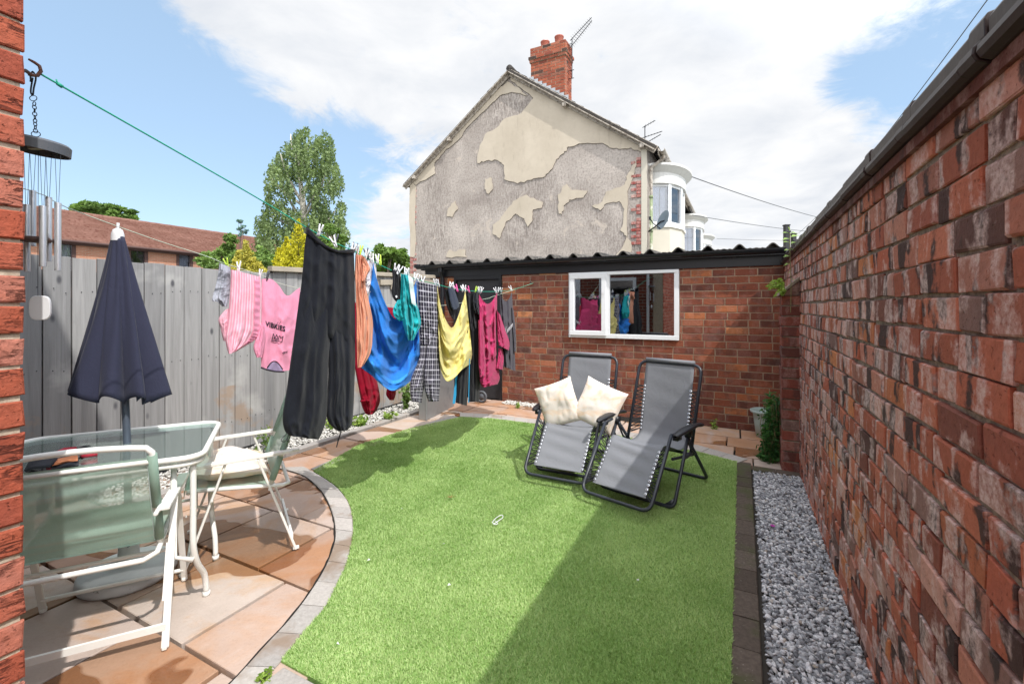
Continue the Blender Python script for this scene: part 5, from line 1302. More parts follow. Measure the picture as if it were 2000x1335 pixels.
for i, (x, y, d) in enumerate([(777, 871, 'far up the lawn'), (787, 993, 'nearest the curved kerb joint'), (868, 1060, 'near the middle of the lawn'), (874, 1143, 'low in the middle of the lawn'), (663, 1258, 'closest to the camera'), (1243, 1131, 'in the shaded part of the lawn'), (717, 1094, 'by the widest bend of the kerb')]):
    mb = MB(); c = gp(x, y, .027); k = random.random()*6; mb.prism([c, c+Vector((.016*math.cos(k), .016*math.sin(k), .003)), c+Vector((.011*math.cos(k+.9), .013*math.sin(k+.9), .005))], (0, 0, .0012)); tag(obj('white_scrap', mb, M['white_plastic']), 'tiny white scrap on the lawn, '+d, 'litter', 'white scraps on the lawn')

# ================================================================== NEIGHBOURING BUILDINGS
GL = Vector((-2.925, 13.0, 0)); GWD = 6.62; EV = 4.96; RZ = 7.36; AP = 3.22
# local frame of the gabled house: x along u, y away from the camera, origin at gable's left foot
hg = thing('gabled_house', 'end terrace house with crumbling rendered gable, brick chimney and curved bay window', 'house', GL, YAW)
Gi = root_matrix(hg).inverted()
def onG(px, py, off=0.0):
    p = on_plane(px, py, GL, UA, off); return Gi @ p
mb = MB(); prof = [(0, 0), (GWD, 0), (GWD, EV), (AP, RZ-.05), (0, EV)]
mb.prism([(x, 0, z) for x, z in prof], (0, 12, 0)); obj('gable_wall', mb, M['scratch'], hg, local=True)
Z6 = lambda p: (760+p[0]/2.67, p[1]/2.67)
patches = [
 [(640, 425), (700, 470), (752, 512), (690, 590), (600, 620), (562, 665), (500, 700), (472, 760), (460, 850), (505, 838), (565, 835), (600, 862), (600, 935), (670, 957), (740, 938), (812, 920), (850, 880), (872, 830), (910, 800), (932, 765), (1010, 748), (1110, 745), (1150, 770), (1200, 778), (1262, 770), (1330, 800), (1300, 752), (1120, 660), (940, 560), (780, 470), (632, 405)],
 [(620, 425), (560, 470), (480, 545), (400, 620), (330, 690), (230, 800), (150, 900), (112, 930), (140, 966), (240, 905), (236, 850), (280, 800), (360, 730), (420, 650), (500, 575), (575, 500), (640, 480), (720, 500), (690, 470)],
 [(500, 932), (535, 928), (540, 975), (517, 1011), (497, 985)], [(345, 1048), (358, 1090), (332, 1130), (300, 1128), (310, 1083)],
 [(715, 1015), (765, 1040), (800, 1053), (797, 1083), (750, 1093), (747, 1150), (722, 1182), (705, 1140), (660, 1113), (612, 1152), (592, 1200), (577, 1242), (538, 1212), (540, 1172), (580, 1140), (612, 1095), (645, 1050)],
 [(925, 958), (952, 992), (1035, 995), (1012, 1030), (940, 1040), (910, 1072), (900, 1117), (885, 1112), (880, 1030), (900, 985)],
 [(1290, 820), (1245, 905), (1228, 962), (1130, 1000), (1112, 1050), (1058, 1075), (1100, 1097), (1132, 1060), (1200, 1048), (1226, 1090), (1215, 1182), (1203, 1200), (1240, 1232), (1225, 1270), (1180, 1335), (1262, 1335), (1262, 1260), (1242, 1240), (1242, 1000), (1280, 900)],
 [(315, 1300), (345, 1310), (390, 1298), (402, 1340), (296, 1340)], [(108, 945), (140, 970), (132, 1340), (108, 1340)]]
mb = MB(); ck = MB()
for i, pa in enumerate(patches):
    pts = []
    m = len(pa)
    for k in range(m):
        a, b = pa[k], pa[(k+1) % m]
        for s_ in range(4):
            f_ = s_/4; amp = 5 if math.hypot(a[0]-b[0], a[1]-b[1]) > 30 else 2
            pts.append((a[0]+(b[0]-a[0])*f_+(jit(amp) if s_ else 0), a[1]+(b[1]-a[1])*f_+(jit(amp) if s_ else 0)))
    q = [onG(*Z6(p), .02) for p in pts]; q = [Vector((p.x, -.022+.0005*i, p.z)) for p in q]
    mb.prism(q, (0, .024, 0))
    ck.tube([p+Vector((0, .014, 0)) for p in q], .007, 4, closed=True)
obj_split('render_patch', mb, M['topcoat'], hg, local=True); obj_split('patch_edge', ck, M['crack'], hg, local=True)
# exposed corner brick: ragged toothed columns
mb = MB(); k = 0; z = 2.2
while z < EV-.35:
    w_ = .22 if k % 2 else .105
    if not (random.random() < .12): 
        for x in np.arange(GWD-.13-w_, GWD-.14, .115): mb.box((x+.055, -.004, z+.035), (.103, .03, .063), None, rc())
    w_ = .10 if k % 2 else .22
    if random.random() < .8: mb.box((w_/2+.01, -.002, z+.035), (w_, .02, .063), None, rc())
    z += .075; k += 1
obj_split('corner_brick', mb, M['pinkbrick'] if 'pinkbrick' in M else brick_mat('washed_brick', [(0, C('b07a74')), (.4, C('a8605a')), (.6, C('b98f88')), (.8, C('9d4640')), (1, C('c2a49c'))], white=.5), hg, local=True, bevel=.004)
mb = MB(); mb.box((GWD-.06, -.008, EV/2), (.12, .03, EV-.1)); obj('painted_corner', mb, M['cream'], hg, local=True)
# roof: slabs with stepped slate courses, overhanging verge
def roof_side(xe, ze, xr, zr, y0, y1, name):
    n = 17; mb = MB(); d = Vector((xr-xe, 0, zr-ze)); L_ = d.length; d.normalize(); nn = Vector((-d.z, 0, d.x)) if xr > xe else Vector((d.z, 0, -d.x))
    if nn.z < 0: nn = -nn
    for k in range(n):
        a = Vector((xe, 0, ze))+d*(L_*k/n-.03); b = Vector((xe, 0, ze))+d*(L_*(k+1)/n+.02)
        y = y0-.0
        while y < y1:
            w_ = .26 if y1-y > .4 else y1-y; l = jit(.006)
            p = [a+nn*(.05+l), b+nn*(.028+l)]
            vs = [Vector((q.x, yy, q.z)) for q in (p[0], p[1]) for yy in (y+.003, y+w_-.003)]
            vs += [v_-nn*.022 for v_ in vs]
            mb.add(vs, [(0, 1, 3, 2), (0, 4, 5, 1), (0, 2, 6, 4), (1, 5, 7, 3), (2, 3, 7, 6)], rc()); y += w_
    return mb
ov = .05
xl, zl = -.17, EV-.14; xr_, zr_ = GWD+.2, EV-.15
rf = roof_side(xl, zl, AP, RZ, -ov, 2.6, 'r'); r2 = roof_side(xr_, zr_, AP, RZ, -ov, 3.0, 'r')
o_ = obj('roof', rf, M['slate'], hg, local=True); 
b = MB(); b.v, b.f, b.c, b.m = r2.v, r2.f, r2.c, r2.m; obj('roof', b, M['slate'], hg, local=True)
mb = MB(); mb.prism([(xl+.05, 2.6, zl+.05), (AP, 2.6, RZ), (xr_-.05, 2.6, zr_+.05)], (0, 9.4, 0)); obj('rear_roof', mb, M['slate'], hg, local=True)
mb = MB(); mb.tube([(AP, -ov-.01, RZ+.035), (AP, 12, RZ+.035)], .085, 10); obj('ridge_tiles', mb, M['slate'], hg, local=True, smooth=True)
mb = MB(); vg = MB()
for xe, ze in ((xl, zl), (xr_, zr_)):
    a = Vector((xe, -ov+.01, ze-.045)); b_ = Vector((AP, -ov+.01, RZ-.075)); mb.bar(a, b_, .035, .17, Vector((0, 1, 0)).cross(b_-a).normalized() if False else Vector((0, 0, 1)))
    a2 = Vector((xe, -ov-.022, ze+.005)); b2 = Vector((AP, -ov-.022, RZ-.025)); vg.bar(a2, b2, .03, .05)
for xe, ze, f_ in ((xl, zl, .12), (xl, zl, .47), (xr_, zr_, .58), (xr_, zr_, .08)):
    p = Vector((xe, 0, ze)).lerp(Vector((AP, 0, RZ-.04)), f_); mb.box((p.x, -.09, p.z-.13), (.09, .14, .09))
obj('bargeboard', mb, M['old_paint'], hg, local=True, bevel=.004); obj('verge_slates', vg, M['slate'], hg, local=True)
mb = MB(); 
for xe, ze in ((xl+.03, zl), (xr_-.03, zr_)): mb.bar(Vector((xe, -.09, ze-.06)), Vector((AP, -.09, RZ-.09)), .16, .02)
obj('soffit', mb, M['old_paint'], hg, local=True)
# front eaves gutter and downpipe (street side, x = GWD)
mb = MB()
def gy(y0, y1, r0, cx, cz):
    vs = []; n = 9
    for yy in (y0, y1):
        for rr in (r0, r0-.008):
            for k in range(n): a = math.pi+math.pi*k/(n-1); vs.append((cx+rr*math.cos(a), yy, cz+rr*math.sin(a)))
    fs = []
    for k in range(n-1): fs += [(k, k+1, 2*n+k+1, 2*n+k), (n+k, 3*n+k, 3*n+k+1, n+k+1), (k, n+k, n+k+1, k+1)]
    mb.add(vs, fs)
gy(-.15, 12, .065, GWD+.33, EV-.22); mb.bar((GWD+.255, -.1, EV-.25), (GWD+.255, 12, EV-.25), .02, .14); obj('front_gutter', mb, M['old_paint'], hg, local=True)
mb = MB(); mb.tube(catmull([(GWD+.33, .12, EV-.28), (GWD+.31, .12, EV-.36), (GWD+.12, .1, EV-.5), (GWD+.07, .1, EV-.6), (GWD+.07, .1, EV-1.2)], 4), .035, 10); obj('downpipe', mb, M['old_paint'], hg, local=True, smooth=True)
mb = MB(); mb.tube([(GWD+.07, .1, EV-1.15), (GWD+.07, .1, .1)], .036, 10)
for z in (3.75, 3.0, 2.2): mb.tube([(GWD+.07, .1, z), (GWD+.07, .1, z+.06)], .044, 10)
obj('downpipe', mb, simple('mossy_pipe', C('7f8a6a'), .8, var=.3, scale=16, dirt=C('b9b6a8'), dirt_lo=.5, dirt_hi=.6), hg, local=True, smooth=True)
# chimney
px0 = onG(1027, 150).x; ch0 = Vector((px0+.06, .16, 0)); CW, CD = .93, .46; CT = 7.82; CB = RZ-1.0
mb = MB()
def course(x0, x1, y0, y1, z, h, k):
    L_ = .225; x = x0-(L_/2 if k % 2 else 0)
    while x < x1-.01:
        a, b_ = max(x, x0), min(x+L_, x1)
        if b_-a > .02: mb.box(((a+b_)/2, y0+.05+jit(.003), z+h/2), (b_-a-.011, .1, h-.011), None, rc())
        x += L_
    y = y0+.1
    while y < y1-.01:
        b_ = min(y+.115, y1); mb.box((x1-.05+jit(.003), (y+b_)/2, z+h/2), (.1, b_-y-.011, h-.011), None, rc()); mb.box((x0+.05, (y+b_)/2, z+h/2), (.1, b_-y-.011, h-.011), None, rc()); y = b_
    mb.box(((x0+x1)/2, (y0+y1)/2, z+h/2), (x1-x0-.014, y1-y0-.014, h), None, (.5, .5, .5, 1), 1)
z = CB; k = 0
while z < CT-.01:
    t_ = (CT-z)/.075; e = .0
    if 3 < t_ < 4.2: e = .05
    elif 4.2 < t_ < 5.2: e = .028
    elif t_ < 3.1: e = .012
    course(ch0.x-e, ch0.x+CW+e, ch0.y-e, ch0.y+CD+e, z, .075, k); z += .075; k += 1
chn = obj('chimney', mb, [M['brick_chimney'], M['mortar_house']], hg, local=True, bevel=.004)
for x, zt_ in ((.30, .27), (.68, .30)):
    mb = MB(); b_ = Vector((ch0.x+x, ch0.y+CD/2, CT-.02)); mb.lathe([(.10, 0), (.108, zt_-.03), (.118, zt_-.02), (.118, zt_), (.09, zt_), (.085, .02)], 18, b_); mb.lathe([(.17, -.0), (.10, .06)], 12, b_); obj('chimney_pot', mb, M['clay_pot'], chn, local=True, smooth=True)
mb = MB(); b_ = Vector((ch0.x+.30, ch0.y+CD/2, CT+.25)); mb.lathe([(.05, 0), (.055, .08), (.03, .1), (.001, .1)], 12, b_); obj('cowl', mb, M['white_plastic'], chn, local=True, smooth=True)
slope = (RZ-zr_)/(AP-xr_)
mb = MB()
for k in range(9):
    x = ch0.x-.03+k*.115; zz = RZ+(x-AP)*slope+.05 if x > AP else RZ+.03
    mb.box((x+.06, ch0.y-.02, zz-.02), (.125, .012, .16))
obj('flashing', mb, M['lead'], chn, local=True)
# TV aerials
def aerial(name_parent, base, top, heads, r=.011, mat='wire_mat'):
    mb = MB(); mb.tube([base, top], r, 6)
    for frac, d, L_, n, el in heads:
        p = Vector(base).lerp(Vector(top), frac); d = Vector(d).normalized(); mb.tube([p-d*.06, p+d*L_], .009, 5); c = d.cross(Vector((0, 0, 1))).normalized()
        if c.length < .1: c = Vector((1, 0, 0))
        for k in range(n):
            q = p+d*(L_*(k+.3)/n); mb.tube([q-c*el*(1-.4*k/n), q+c*el*(1-.4*k/n)], .0035, 4)
    return mb
ab = Vector((ch0.x+CW+.10, ch0.y+.2, CT-.85)); at_ = ab+Vector((0, 0, .98))
an = obj('tv_aerial', aerial(None, ab, at_, [(1.0, (.62, -.1, .62*.62), .62, 11, .09), (.83, (.66, -.12, .50), .68, 12, .10)]), M['dark_iron'], hg, local=True)
mb = MB(); mb.tube([ab+Vector((-.12, 0, .0)), ab+Vector((.05, 0, 0))], .009, 5); mb.tube([ab+Vector((-.12, 0, .2)), ab+Vector((.05, 0, .2))], .009, 5)
for k in range(5): mb.box(at_+Vector((-.06, 0, -.12-.035*k)), (.10, .006, .012))
obj_split('bracket', mb, M['dark_iron'], an, local=True)
p = onG(1258, 268, -.6); mbA = aerial(None, Vector((p.x, .7, zr_+.1)), Vector((p.x, .7, 5.62)), [(.98, (.5, .1, .25), .26, 4, .10), (.62, (.9, .1, .2), .40, 6, .06), (.40, (.85, .1, .42), .40, 7, .06)]); obj('tv_aerial', mbA, M['dark_iron'], hg, local=True)

# curved bay windows, local x = street direction (+u), y = away
def bay(parent, y0, ytop, name='bay_window'):
    # plan: bow from (GWD, y0) to (GWD, y0+2.0), bulging .78
    W_, D_ = 2.0, .64
    def P(t, r_, z): a = math.pi*t; return Vector((GWD+(D_+r_)*math.sin(a)**.8, y0+W_/2-(W_/2+r_)*math.cos(a), z))
    ww = MB(); n = 24
    def band(mb, r0, r1, z0, z1, t0=0.0, t1=1.0, n=24):
        for k in range(n):
            a, b_ = t0+(t1-t0)*k/n, t0+(t1-t0)*(k+1)/n
            vs = [P(a, r1, z0), P(b_, r1, z0), P(b_, r1, z1), P(a, r1, z1), P(a, r0, z0), P(b_, r0, z0), P(b_, r0, z1), P(a, r0, z1)]
            mb.add(vs, [(0, 1, 2, 3), (3, 2, 6, 7), (0, 4, 5, 1), (0, 3, 7, 4), (1, 5, 6, 2), (5, 4, 7, 6)])
    band(ww, -.10, 0, .1, 3.14, 0, 1, 5); bw = obj(name, ww, M['cream'], parent, local=True, smooth=False)
    mb = MB(); band(mb, -.08, .035, 3.14, 3.20, 0, 1, 5); obj('sill', mb, M['white_paint'], bw, local=True)
    mb = MB(); zt = ytop; band(mb, -.09, .03, zt-.40, zt-.02)
    for k in range(n):
        a, b_ = k/n, (k+1)/n; mb.add([P(a, .03, zt-.16), P(b_, .03, zt-.16), P(b_, .16, zt-.03), P(a, .16, zt-.03)], [(0, 1, 2, 3)])
    band(mb, -.1, .165, zt-.03, zt+.02); obj('cornice', mb, M['grey_white'], bw, local=True)
    mb = MB(); vs = [P(k/n, .15, zt+.02) for k in range(n+1)]+[Vector((GWD, y0+W_/2, zt+.12))]; mb.add(vs, [(k, k+1, n+1) for k in range(n)]); obj('lead_roof', mb, M['lead'], bw, local=True)
    fr = MB(); z0, z1 = 3.20, zt-.40; lights = [(0, .2), (.2, .4), (.4, .6), (.6, .8), (.8, 1)]
    gl = MB(); cu = MB()
    for a, b_ in lights:
        band(fr, -.07, .0, z0, z0+.07, a, b_, 1); band(fr, -.07, .0, z1-.06, z1, a, b_, 1); band(fr, -.07, .006, z0, z1, a, a+.018, 1); band(fr, -.07, .006, z0, z1, b_-.018, b_, 1)
        band(gl, -.045, -.035, z0+.07, z1-.06, a+.018, b_-.018, 1)
        for side in (0, 1):
            for k in range(6):
                t0 = a+.02 if side == 0 else b_-.09; t1 = t0+.07
                a0, a1 = t0+(t1-t0)*k/6, t0+(t1-t0)*(k+1)/6; d0, d1 = .14+.03*(k % 2), .14+.03*((k+1) % 2)
                cu.add([P(a0, -d0, z0), P(a1, -d1, z0), P(a1, -d1, z1), P(a0, -d0, z1)], [(0, 1, 2, 3)])
    f_ = obj('frames', fr, M['white_upvc'], bw, local=True); obj_split('pane', gl, M['pane_far'], bw, local=True); obj_split('net_curtain', cu, M['curtain'], bw, local=True)
    return bw
bay(hg, .28, 4.52)
# satellite dish on the front corner
sd = Vector((GWD+.36, -.16, 3.2)); dd = Vector((-.15, -.55, .25)).normalized()
mb = MB(); q = Vector((-.62, -.6, .30)).normalized().to_track_quat('Z', 'Y').to_matrix(); mb.lathe([(.001, -.05), (.10, -.035), (.19, .0), (.195, .004), (.19, .006), (.10, -.028), (.001, -.043)], 24, sd, q @ Matrix.Diagonal((1, 1.15, 1)))
o_ = obj('satellite_dish', mb, M['sat'], hg, local=True, smooth=True)
mb = MB(); mb.tube([(GWD+.02, .02, 3.0), (GWD+.2, -.06, 3.1), (GWD+.3, -.1, 3.18), sd-q @ Vector((0, 0, .04))], .014, 6); mb.tube([sd+q @ Vector((0, -.2, .0)), sd+q @ Vector((0, -.16, .20)), sd+q @ Vector((0, -.1, .30))], .011, 6); mb.box(sd+q @ Vector((0, -.09, .31)), (.04, .04, .07)); obj_split('dish_arm', mb, M['dark_iron'], o_, local=True)
# the next terrace houses along the street
for i, (dy, lab) in enumerate(((6.2, 'cream terrace house with a white curved bay, next beyond the crumbling gable'), (11.2, 'farthest cream terrace house along the street, only its bay top showing'))):
    nt = thing('terraced_house', lab, 'house', GL+VA*dy, YAW)
    if i == 0: yy0, yy1 = 5.9, 5.0
    mb = MB(); mb.box((GWD/2+.0, 8.5 if i else 8.3, 2.3), (GWD-.1, 4.6, 4.6)); obj('wall', mb, M['cream'], nt, local=True)
    bay(nt, .28, 4.52 if i == 0 else 4.54)
    mb = MB(); mb.prism([(GWD+.3, 1.0, EV-.2), (AP, 1.0, RZ-.1), (AP, 1.0, RZ-.3), (GWD+.3, 1.0, EV-.4)], (0, 10, 0)) if i else mb.prism([(GWD+.34, -.3, EV-.22), (AP+.4, -.3, RZ-.35), (AP+.4, -.3, RZ-.5), (GWD+.34, -.3, EV-.38)], (0, 5, 0)); obj('roof', mb, M['slate'], nt, local=True)

# long brick building with pantiled roof beyond the fence
lb = thing('pantiled_building', 'long orange brick building with a red-brown tiled roof beyond the fence', 'building', UV(-26, 8, 0), math.atan2(VA.y, VA.x))
# local x=+v, y=-u (away): eave at y=0
LV0, LV1 = -6, 14.2; EZ, RG = 4.2, 6.0
mb = MB(); wins = [(.5, 1.22), (3.12, 3.95), (5.22, 6.02)]
xs_ = [LV0]+[q for w_ in wins for q in w_]+[LV1]
for i in range(0, len(xs_), 2): mb.box(((xs_[i]+xs_[i+1])/2, .4, 2.1), (xs_[i+1]-xs_[i], .3, 4.2))
for a, b_ in wins: mb.box(((a+b_)/2, .4, 1.15), (b_-a, .3, 2.3))
mb.box(((LV0+LV1)/2, 8, 1.9), (LV1-LV0-.2, .3, 3.8)); obj('wall', mb, M['brick_far'], lb, local=True)
for i, (a, b_) in enumerate(wins):
    mb = MB(); w_ = .13
    mb.box(((a+b_)/2, .3, 4.10), (b_-a, .14, .10)); mb.box((a+w_/2, .3, 3.3), (w_, .14, 1.6)); mb.box((b_-w_/2, .3, 3.3), (w_, .14, 1.6)); f_ = obj('window', mb, M['fascia'], lb, local=True)
    mb = MB(); mb.box(((a+b_)/2, .33, 3.3), (b_-a-2*w_, .02, 1.6)); obj('pane', mb, M['pane_far'], f_, local=True)
    mb = MB(); mb.box(((a+b_)/2, .9, 3.3), (b_-a+.4, .02, 2.0)); obj('room', mb, M['dark_in'], f_, local=True)
    if i != 1:
        mb = MB(); nf = 12
        mb.grid(lambda t, s_: (a+w_+(b_-a-2*w_)*t, .42+.03*math.sin(t*40), 2.4+1.7*s_*(1-.0*t)), 40, 2); obj('net_curtain', mb, M['curtain'], f_, local=True)
mb = MB(); mb.box(((LV0+LV1)/2, .02, EZ-.07), (LV1-LV0, .05, .12)); mb.box(((LV0+LV1)/2, .14, EZ-.13), (LV1-LV0, .22, .03)); mb.tube([(LV0, -.07, EZ-.03), (LV1, -.07, EZ-.03)], .055, 8); obj('fascia', mb, M['fascia'], lb, local=True)
mb = MB(); nc = 20
for k in range(nc):
    f0, f1 = k/nc, (k+1)/nc+.012; nx = int((LV1-LV0)/.075)
    b0 = len(mb.v); ck_ = random.random()
    for i in range(nx+1):
        x = LV0+i*.075; rl = .012*math.cos(i*2*math.pi/4)
        for f_, up in ((f0, -.03), (f0, .10), (f1, .012)):
            mb.v.append(Vector((x, -.02+f_*4.1, EZ+.02+f_*(RG-EZ)+up+rl+.01*math.sin(x*1.3+k*.2))))
    for i in range(nx):
        col = (.3*random.random()+.35*ck_, .5, .5, 1)
        for e in (0, 1): mb.f.append([b0+i*3+e, b0+i*3+3+e, b0+i*3+4+e, b0+i*3+1+e]); mb.c.append(col); mb.m.append(0)
obj('roof', mb, M['pantile'], lb, local=True, smooth=False)
mb = MB(); mb.tube([(LV0+k*.33, 4.1, RG+.05+.008*(k % 2)) for k in range(int((LV1-LV0)/.33)+1)], .11, 8)
obj('ridge_tiles', mb, M['pantile'], lb, local=True)
mb = MB(); mb.prism([(LV0, 4.1, RG), (LV1, 4.1, RG), (LV1, 8.2, EZ), (LV0, 8.2, EZ)], (0, 0, -.05)); mb.prism([(LV1-.1, .3, 3.8), (LV1-.1, 4.1, RG-.06), (LV1-.1, 8, 3.8)], (.05, 0, 0)); obj('rear_roof', mb, M['pantile'], lb, local=True)
# low red rail of another fence between
mb = MB(); a = at(360, 527, 9.0); b_ = at(470, 531, 10.5); mb.bar(a, b_, .05, .08)
for k in range(12): p = a.lerp(b_, k/11); mb.box((p.x, p.y, (p.z)/2-.02), (.12, .025, p.z-.05))
tag(obj('garden_fence', mb, M['teak']), 'red-brown stained fence top beyond the grey fence, left of the golden bush', 'fence')

# ================================================================== WIRES AND POSTS
def wire(a, b_, sag, r, lab):
    a, b_ = Vector(a), Vector(b_); pts = [a.lerp(b_, k/16)-Vector((0, 0, sag*4*(k/16)*(1-k/16))) for k in range(17)]
    mb = MB(); mb.tube(pts, r, 5); tag(obj('overhead_wire', mb, M['wire_mat']), lab, 'wire', 'overhead wires')
wire(at(1342, 342, 11), at(1660, 437, 26), .15, .012, 'overhead wire leaving the nearest bay roof for the street')
wire(at(1352, 420, 15), at(1640, 456, 26), .1, .012, 'lower overhead wire from the second house')
wire(at(1400, 466, 22), at(1640, 470, 34), .05, .010, 'lowest faint overhead wire just above the shed roof')
wire(at(1936, -10, 5.5), at(1560, 455, 18), .25, .007, 'long overhead wire rising steeply past the top right corner')
for i, (x, y, w_, lab) in enumerate(((1536, 441, .085, 'taller dark post behind the shed roof beside the sprouting weed'), (1550, 458, .075, 'shorter dark post behind the shed roof beside the sprouting weed'))):
    p = at(x, y, 9.0); mb = MB(); mb.box((p.x, p.y, p.z/2), (w_, w_, p.z)); mb.box((p.x, p.y, p.z+.012), (w_+.02, w_+.02, .025)); mb.box((p.x, p.y-.04, p.z-.12), (w_*1.3, .05, .04)); tag(obj('post', mb, M['black_paint'], bevel=.004), lab, 'post', 'dark posts behind the shed')

# ================================================================== PLANTS
def leaves(name, C_, size, mat, parent=None, aspect=2.2, droop=0.0, upw=0.0, bright=None, local=False, sizevar=.4):
    C_ = np.asarray(C_, float); n = len(C_)
    d = rng.normal(size=(n, 3)); d[:, 2] = d[:, 2]*.6+upw-droop; d /= np.linalg.norm(d, axis=1)[:, None]
    e = rng.normal(size=(n, 3)); e -= (e*d).sum(1)[:, None]*d; e /= np.linalg.norm(e, axis=1)[:, None]
    L_ = (size*(1+rng.uniform(-sizevar, sizevar, n)))[:, None] if np.ndim(size) == 0 else np.asarray(size)[:, None]
    W_ = L_/aspect
    V_ = np.stack([C_-d*L_*.5, C_+e*W_*.5, C_+d*L_*.5, C_-e*W_*.5], 1).reshape(-1, 3); Fq = np.arange(4*n).reshape(-1, 4)
    br = rng.random(n) if bright is None else np.clip(bright+rng.normal(0, .18, n), 0, 1)
    return np_obj(name, V_, Fq, np.stack([br, rng.random(n), rng.random(n), np.ones(n)], 1), mat, parent, local)
def ball(c, r, n, shell=.55):
    d = rng.normal(size=(n, 3)); d /= np.linalg.norm(d, axis=1)[:, None]; k = (shell+(1-shell)*rng.random(n))**1.0
    return np.array(c)+d*k[:, None]*np.array(r)
# --- birch: limbs with hanging strands
BY = 20.0
def bp(px, py, dy=0): return at(px, py, BY+dy)
root = bp(592, 640); root.z = 0
bt = thing('birch_tree', 'tall birch tree with drooping branches against the sky', 'tree', (root.x, root.y, 0))
tr = MB(); tops = []
tr.tube(catmull([Vector((root.x, root.y, 0)), bp(594, 470), bp(592, 400), bp(584, 330), bp(586, 270)], 4), [.24-.21*k/16 for k in range(17)], 8)
limbs = [((594, 440), (560, 380), (540, 330)), ((593, 430), (625, 370), (640, 320)), ((592, 400), (560, 340), (548, 300)), ((590, 390), (610, 330), (618, 280)), ((588, 340), (600, 290), (606, 268)), ((586, 330), (570, 285), (568, 262)), ((594, 450), (545, 430), (515, 415)), ((594, 450), (640, 430), (656, 410)), ((592, 420), (612, 385), (650, 350)), ((590, 400), (548, 370), (524, 340)), ((594, 460), (620, 450), (650, 448))]
for l in limbs:
    dy = jit(1.6); pts = catmull([bp(*l[0]), bp(*l[1], dy*.6), bp(*l[2], dy)], 4); tr.tube(pts, [.075-.055*k/(len(pts)-1) for k in range(len(pts))], 6)
obj('trunk', tr, M['birchbark'], bt, smooth=True)
# strands: start points in crown clumps, hang down
clumps = [(586, 262, 20, 14), (618, 275, 20, 16), (640, 272, 10, 14), (568, 285, 22, 16), (600, 290, 26, 16), (640, 300, 20, 18), (548, 305, 14, 12), (535, 330, 18, 16), (560, 330, 22, 20), (590, 320, 26, 18), (625, 325, 24, 20), (652, 330, 14, 16), (530, 360, 14, 14), (560, 365, 20, 16), (612, 360, 22, 18), (645, 360, 18, 16), (625, 395, 24, 18), (545, 400, 20, 14), (518, 412, 16, 10), (570, 415, 26, 16), (610, 425, 26, 16), (640, 420, 18, 18), (530, 440, 22, 18), (565, 450, 28, 20), (605, 455, 30, 20), (648, 450, 22, 18), (540, 480, 26, 18), (590, 485, 40, 20), (640, 480, 26, 20), (660, 465, 16, 14), (664, 350, 8, 14), (666, 400, 10, 16), (662, 425, 14, 18), (524, 390, 10, 12), (508, 430, 12, 14), (512, 462, 16, 16), (672, 450, 10, 14), (598, 252, 8, 8), (632, 258, 8, 8), (520, 470, 14, 16), (570, 500, 50, 16), (510, 505, 30, 16)]
pts = []; brt = []
for (x, y, rx, ry) in clumps:
    cb = random.uniform(.2, .8); k_ = .74
    for _ in range(int(rx*ry/5.8)):
        a = random.uniform(0, 6.28); rr = math.sqrt(random.random())*k_; px, py = x+rx*rr*math.cos(a), y+ry*rr*math.sin(a); dy = random.gauss(0, .9)
        s0 = bp(px, py, dy); L_ = random.uniform(.25, .8); sw = Vector((jit(.15), jit(.15), 0))
        m = int(L_*24)
        for k in range(m):
            f_ = k/m; p = s0+sw*math.sin(f_*2)-Vector((0, 0, L_*f_))+Vector((jit(.045), jit(.045), jit(.03))); pts.append(p); brt.append(cb*.6+.2-dy*.15)
leaves('crown', pts,   .125, M['birch'], bt, 1.8, droop=.9, bright=np.array(brt))
def tree(name, label, base, trunk_h, crowns, n, size, mat, cat='tree', group=None, aspect=1.9, bark='bark', tr_r=.12):
    t = thing(name, label, cat, (base.x, base.y, 0), 0, group)
    mb = MB(); mb.tube([(base.x, base.y, 0), (base.x+.05, base.y, trunk_h*.5), (base.x-.03, base.y, trunk_h)], [tr_r, tr_r*.8, tr_r*.4], 8)
    for c, r in crowns[:6]: mb.tube([(base.x, base.y, trunk_h*.6), Vector(c)], [tr_r*.4, tr_r*.15], 6)
    obj('trunk', mb, M[bark], t, smooth=True)
    P = []; B = []; vol = sum(r[0]*r[1]*r[2] for c, r in crowns)**1
    for c, r in crowns:
        m = int(n*(r[0]*r[1]*r[2])/vol)+10; P.append(ball(c, r, m, .35)); B.append(np.full(m, random.uniform(.25, .7)))
    leaves('crown', np.concatenate(P), size, M[mat], t, aspect, bright=np.concatenate(B)); return t
def blobs(list_px, Y, depth=1.0):
    out = []
    for x, y, rx, ry in list_px:
        yy = Y+jit(depth*.5); c = at(x, y, yy); s_ = yy/F; out.append((c, (rx*s_, max(rx, ry)*s_*.8, ry*s_)))
    return out
def subdivide(cr, k=9):
    out = []
    for c, r in cr:
        for _ in range(k):
            d = Vector((random.gauss(0, 1), random.gauss(0, 1), random.gauss(0, 1))).normalized()*random.uniform(.4, .9)
            out.append((Vector((c.x+d.x*r[0], c.y+d.y*r[1], c.z+d.z*r[2])), tuple(q*random.uniform(.26, .5) for q in r)))
    return out
tree('broadleaf_tree', 'round green tree rising behind the tiled roof ridge', Vector((-40, 46, 0)), 9, subdivide(blobs([(160, 408, 24, 10), (195, 406, 40, 12), (230, 416, 30, 13), (150, 430, 40, 18), (215, 435, 50, 22)], 46, 4), 14), 15000, .42, 'green2')
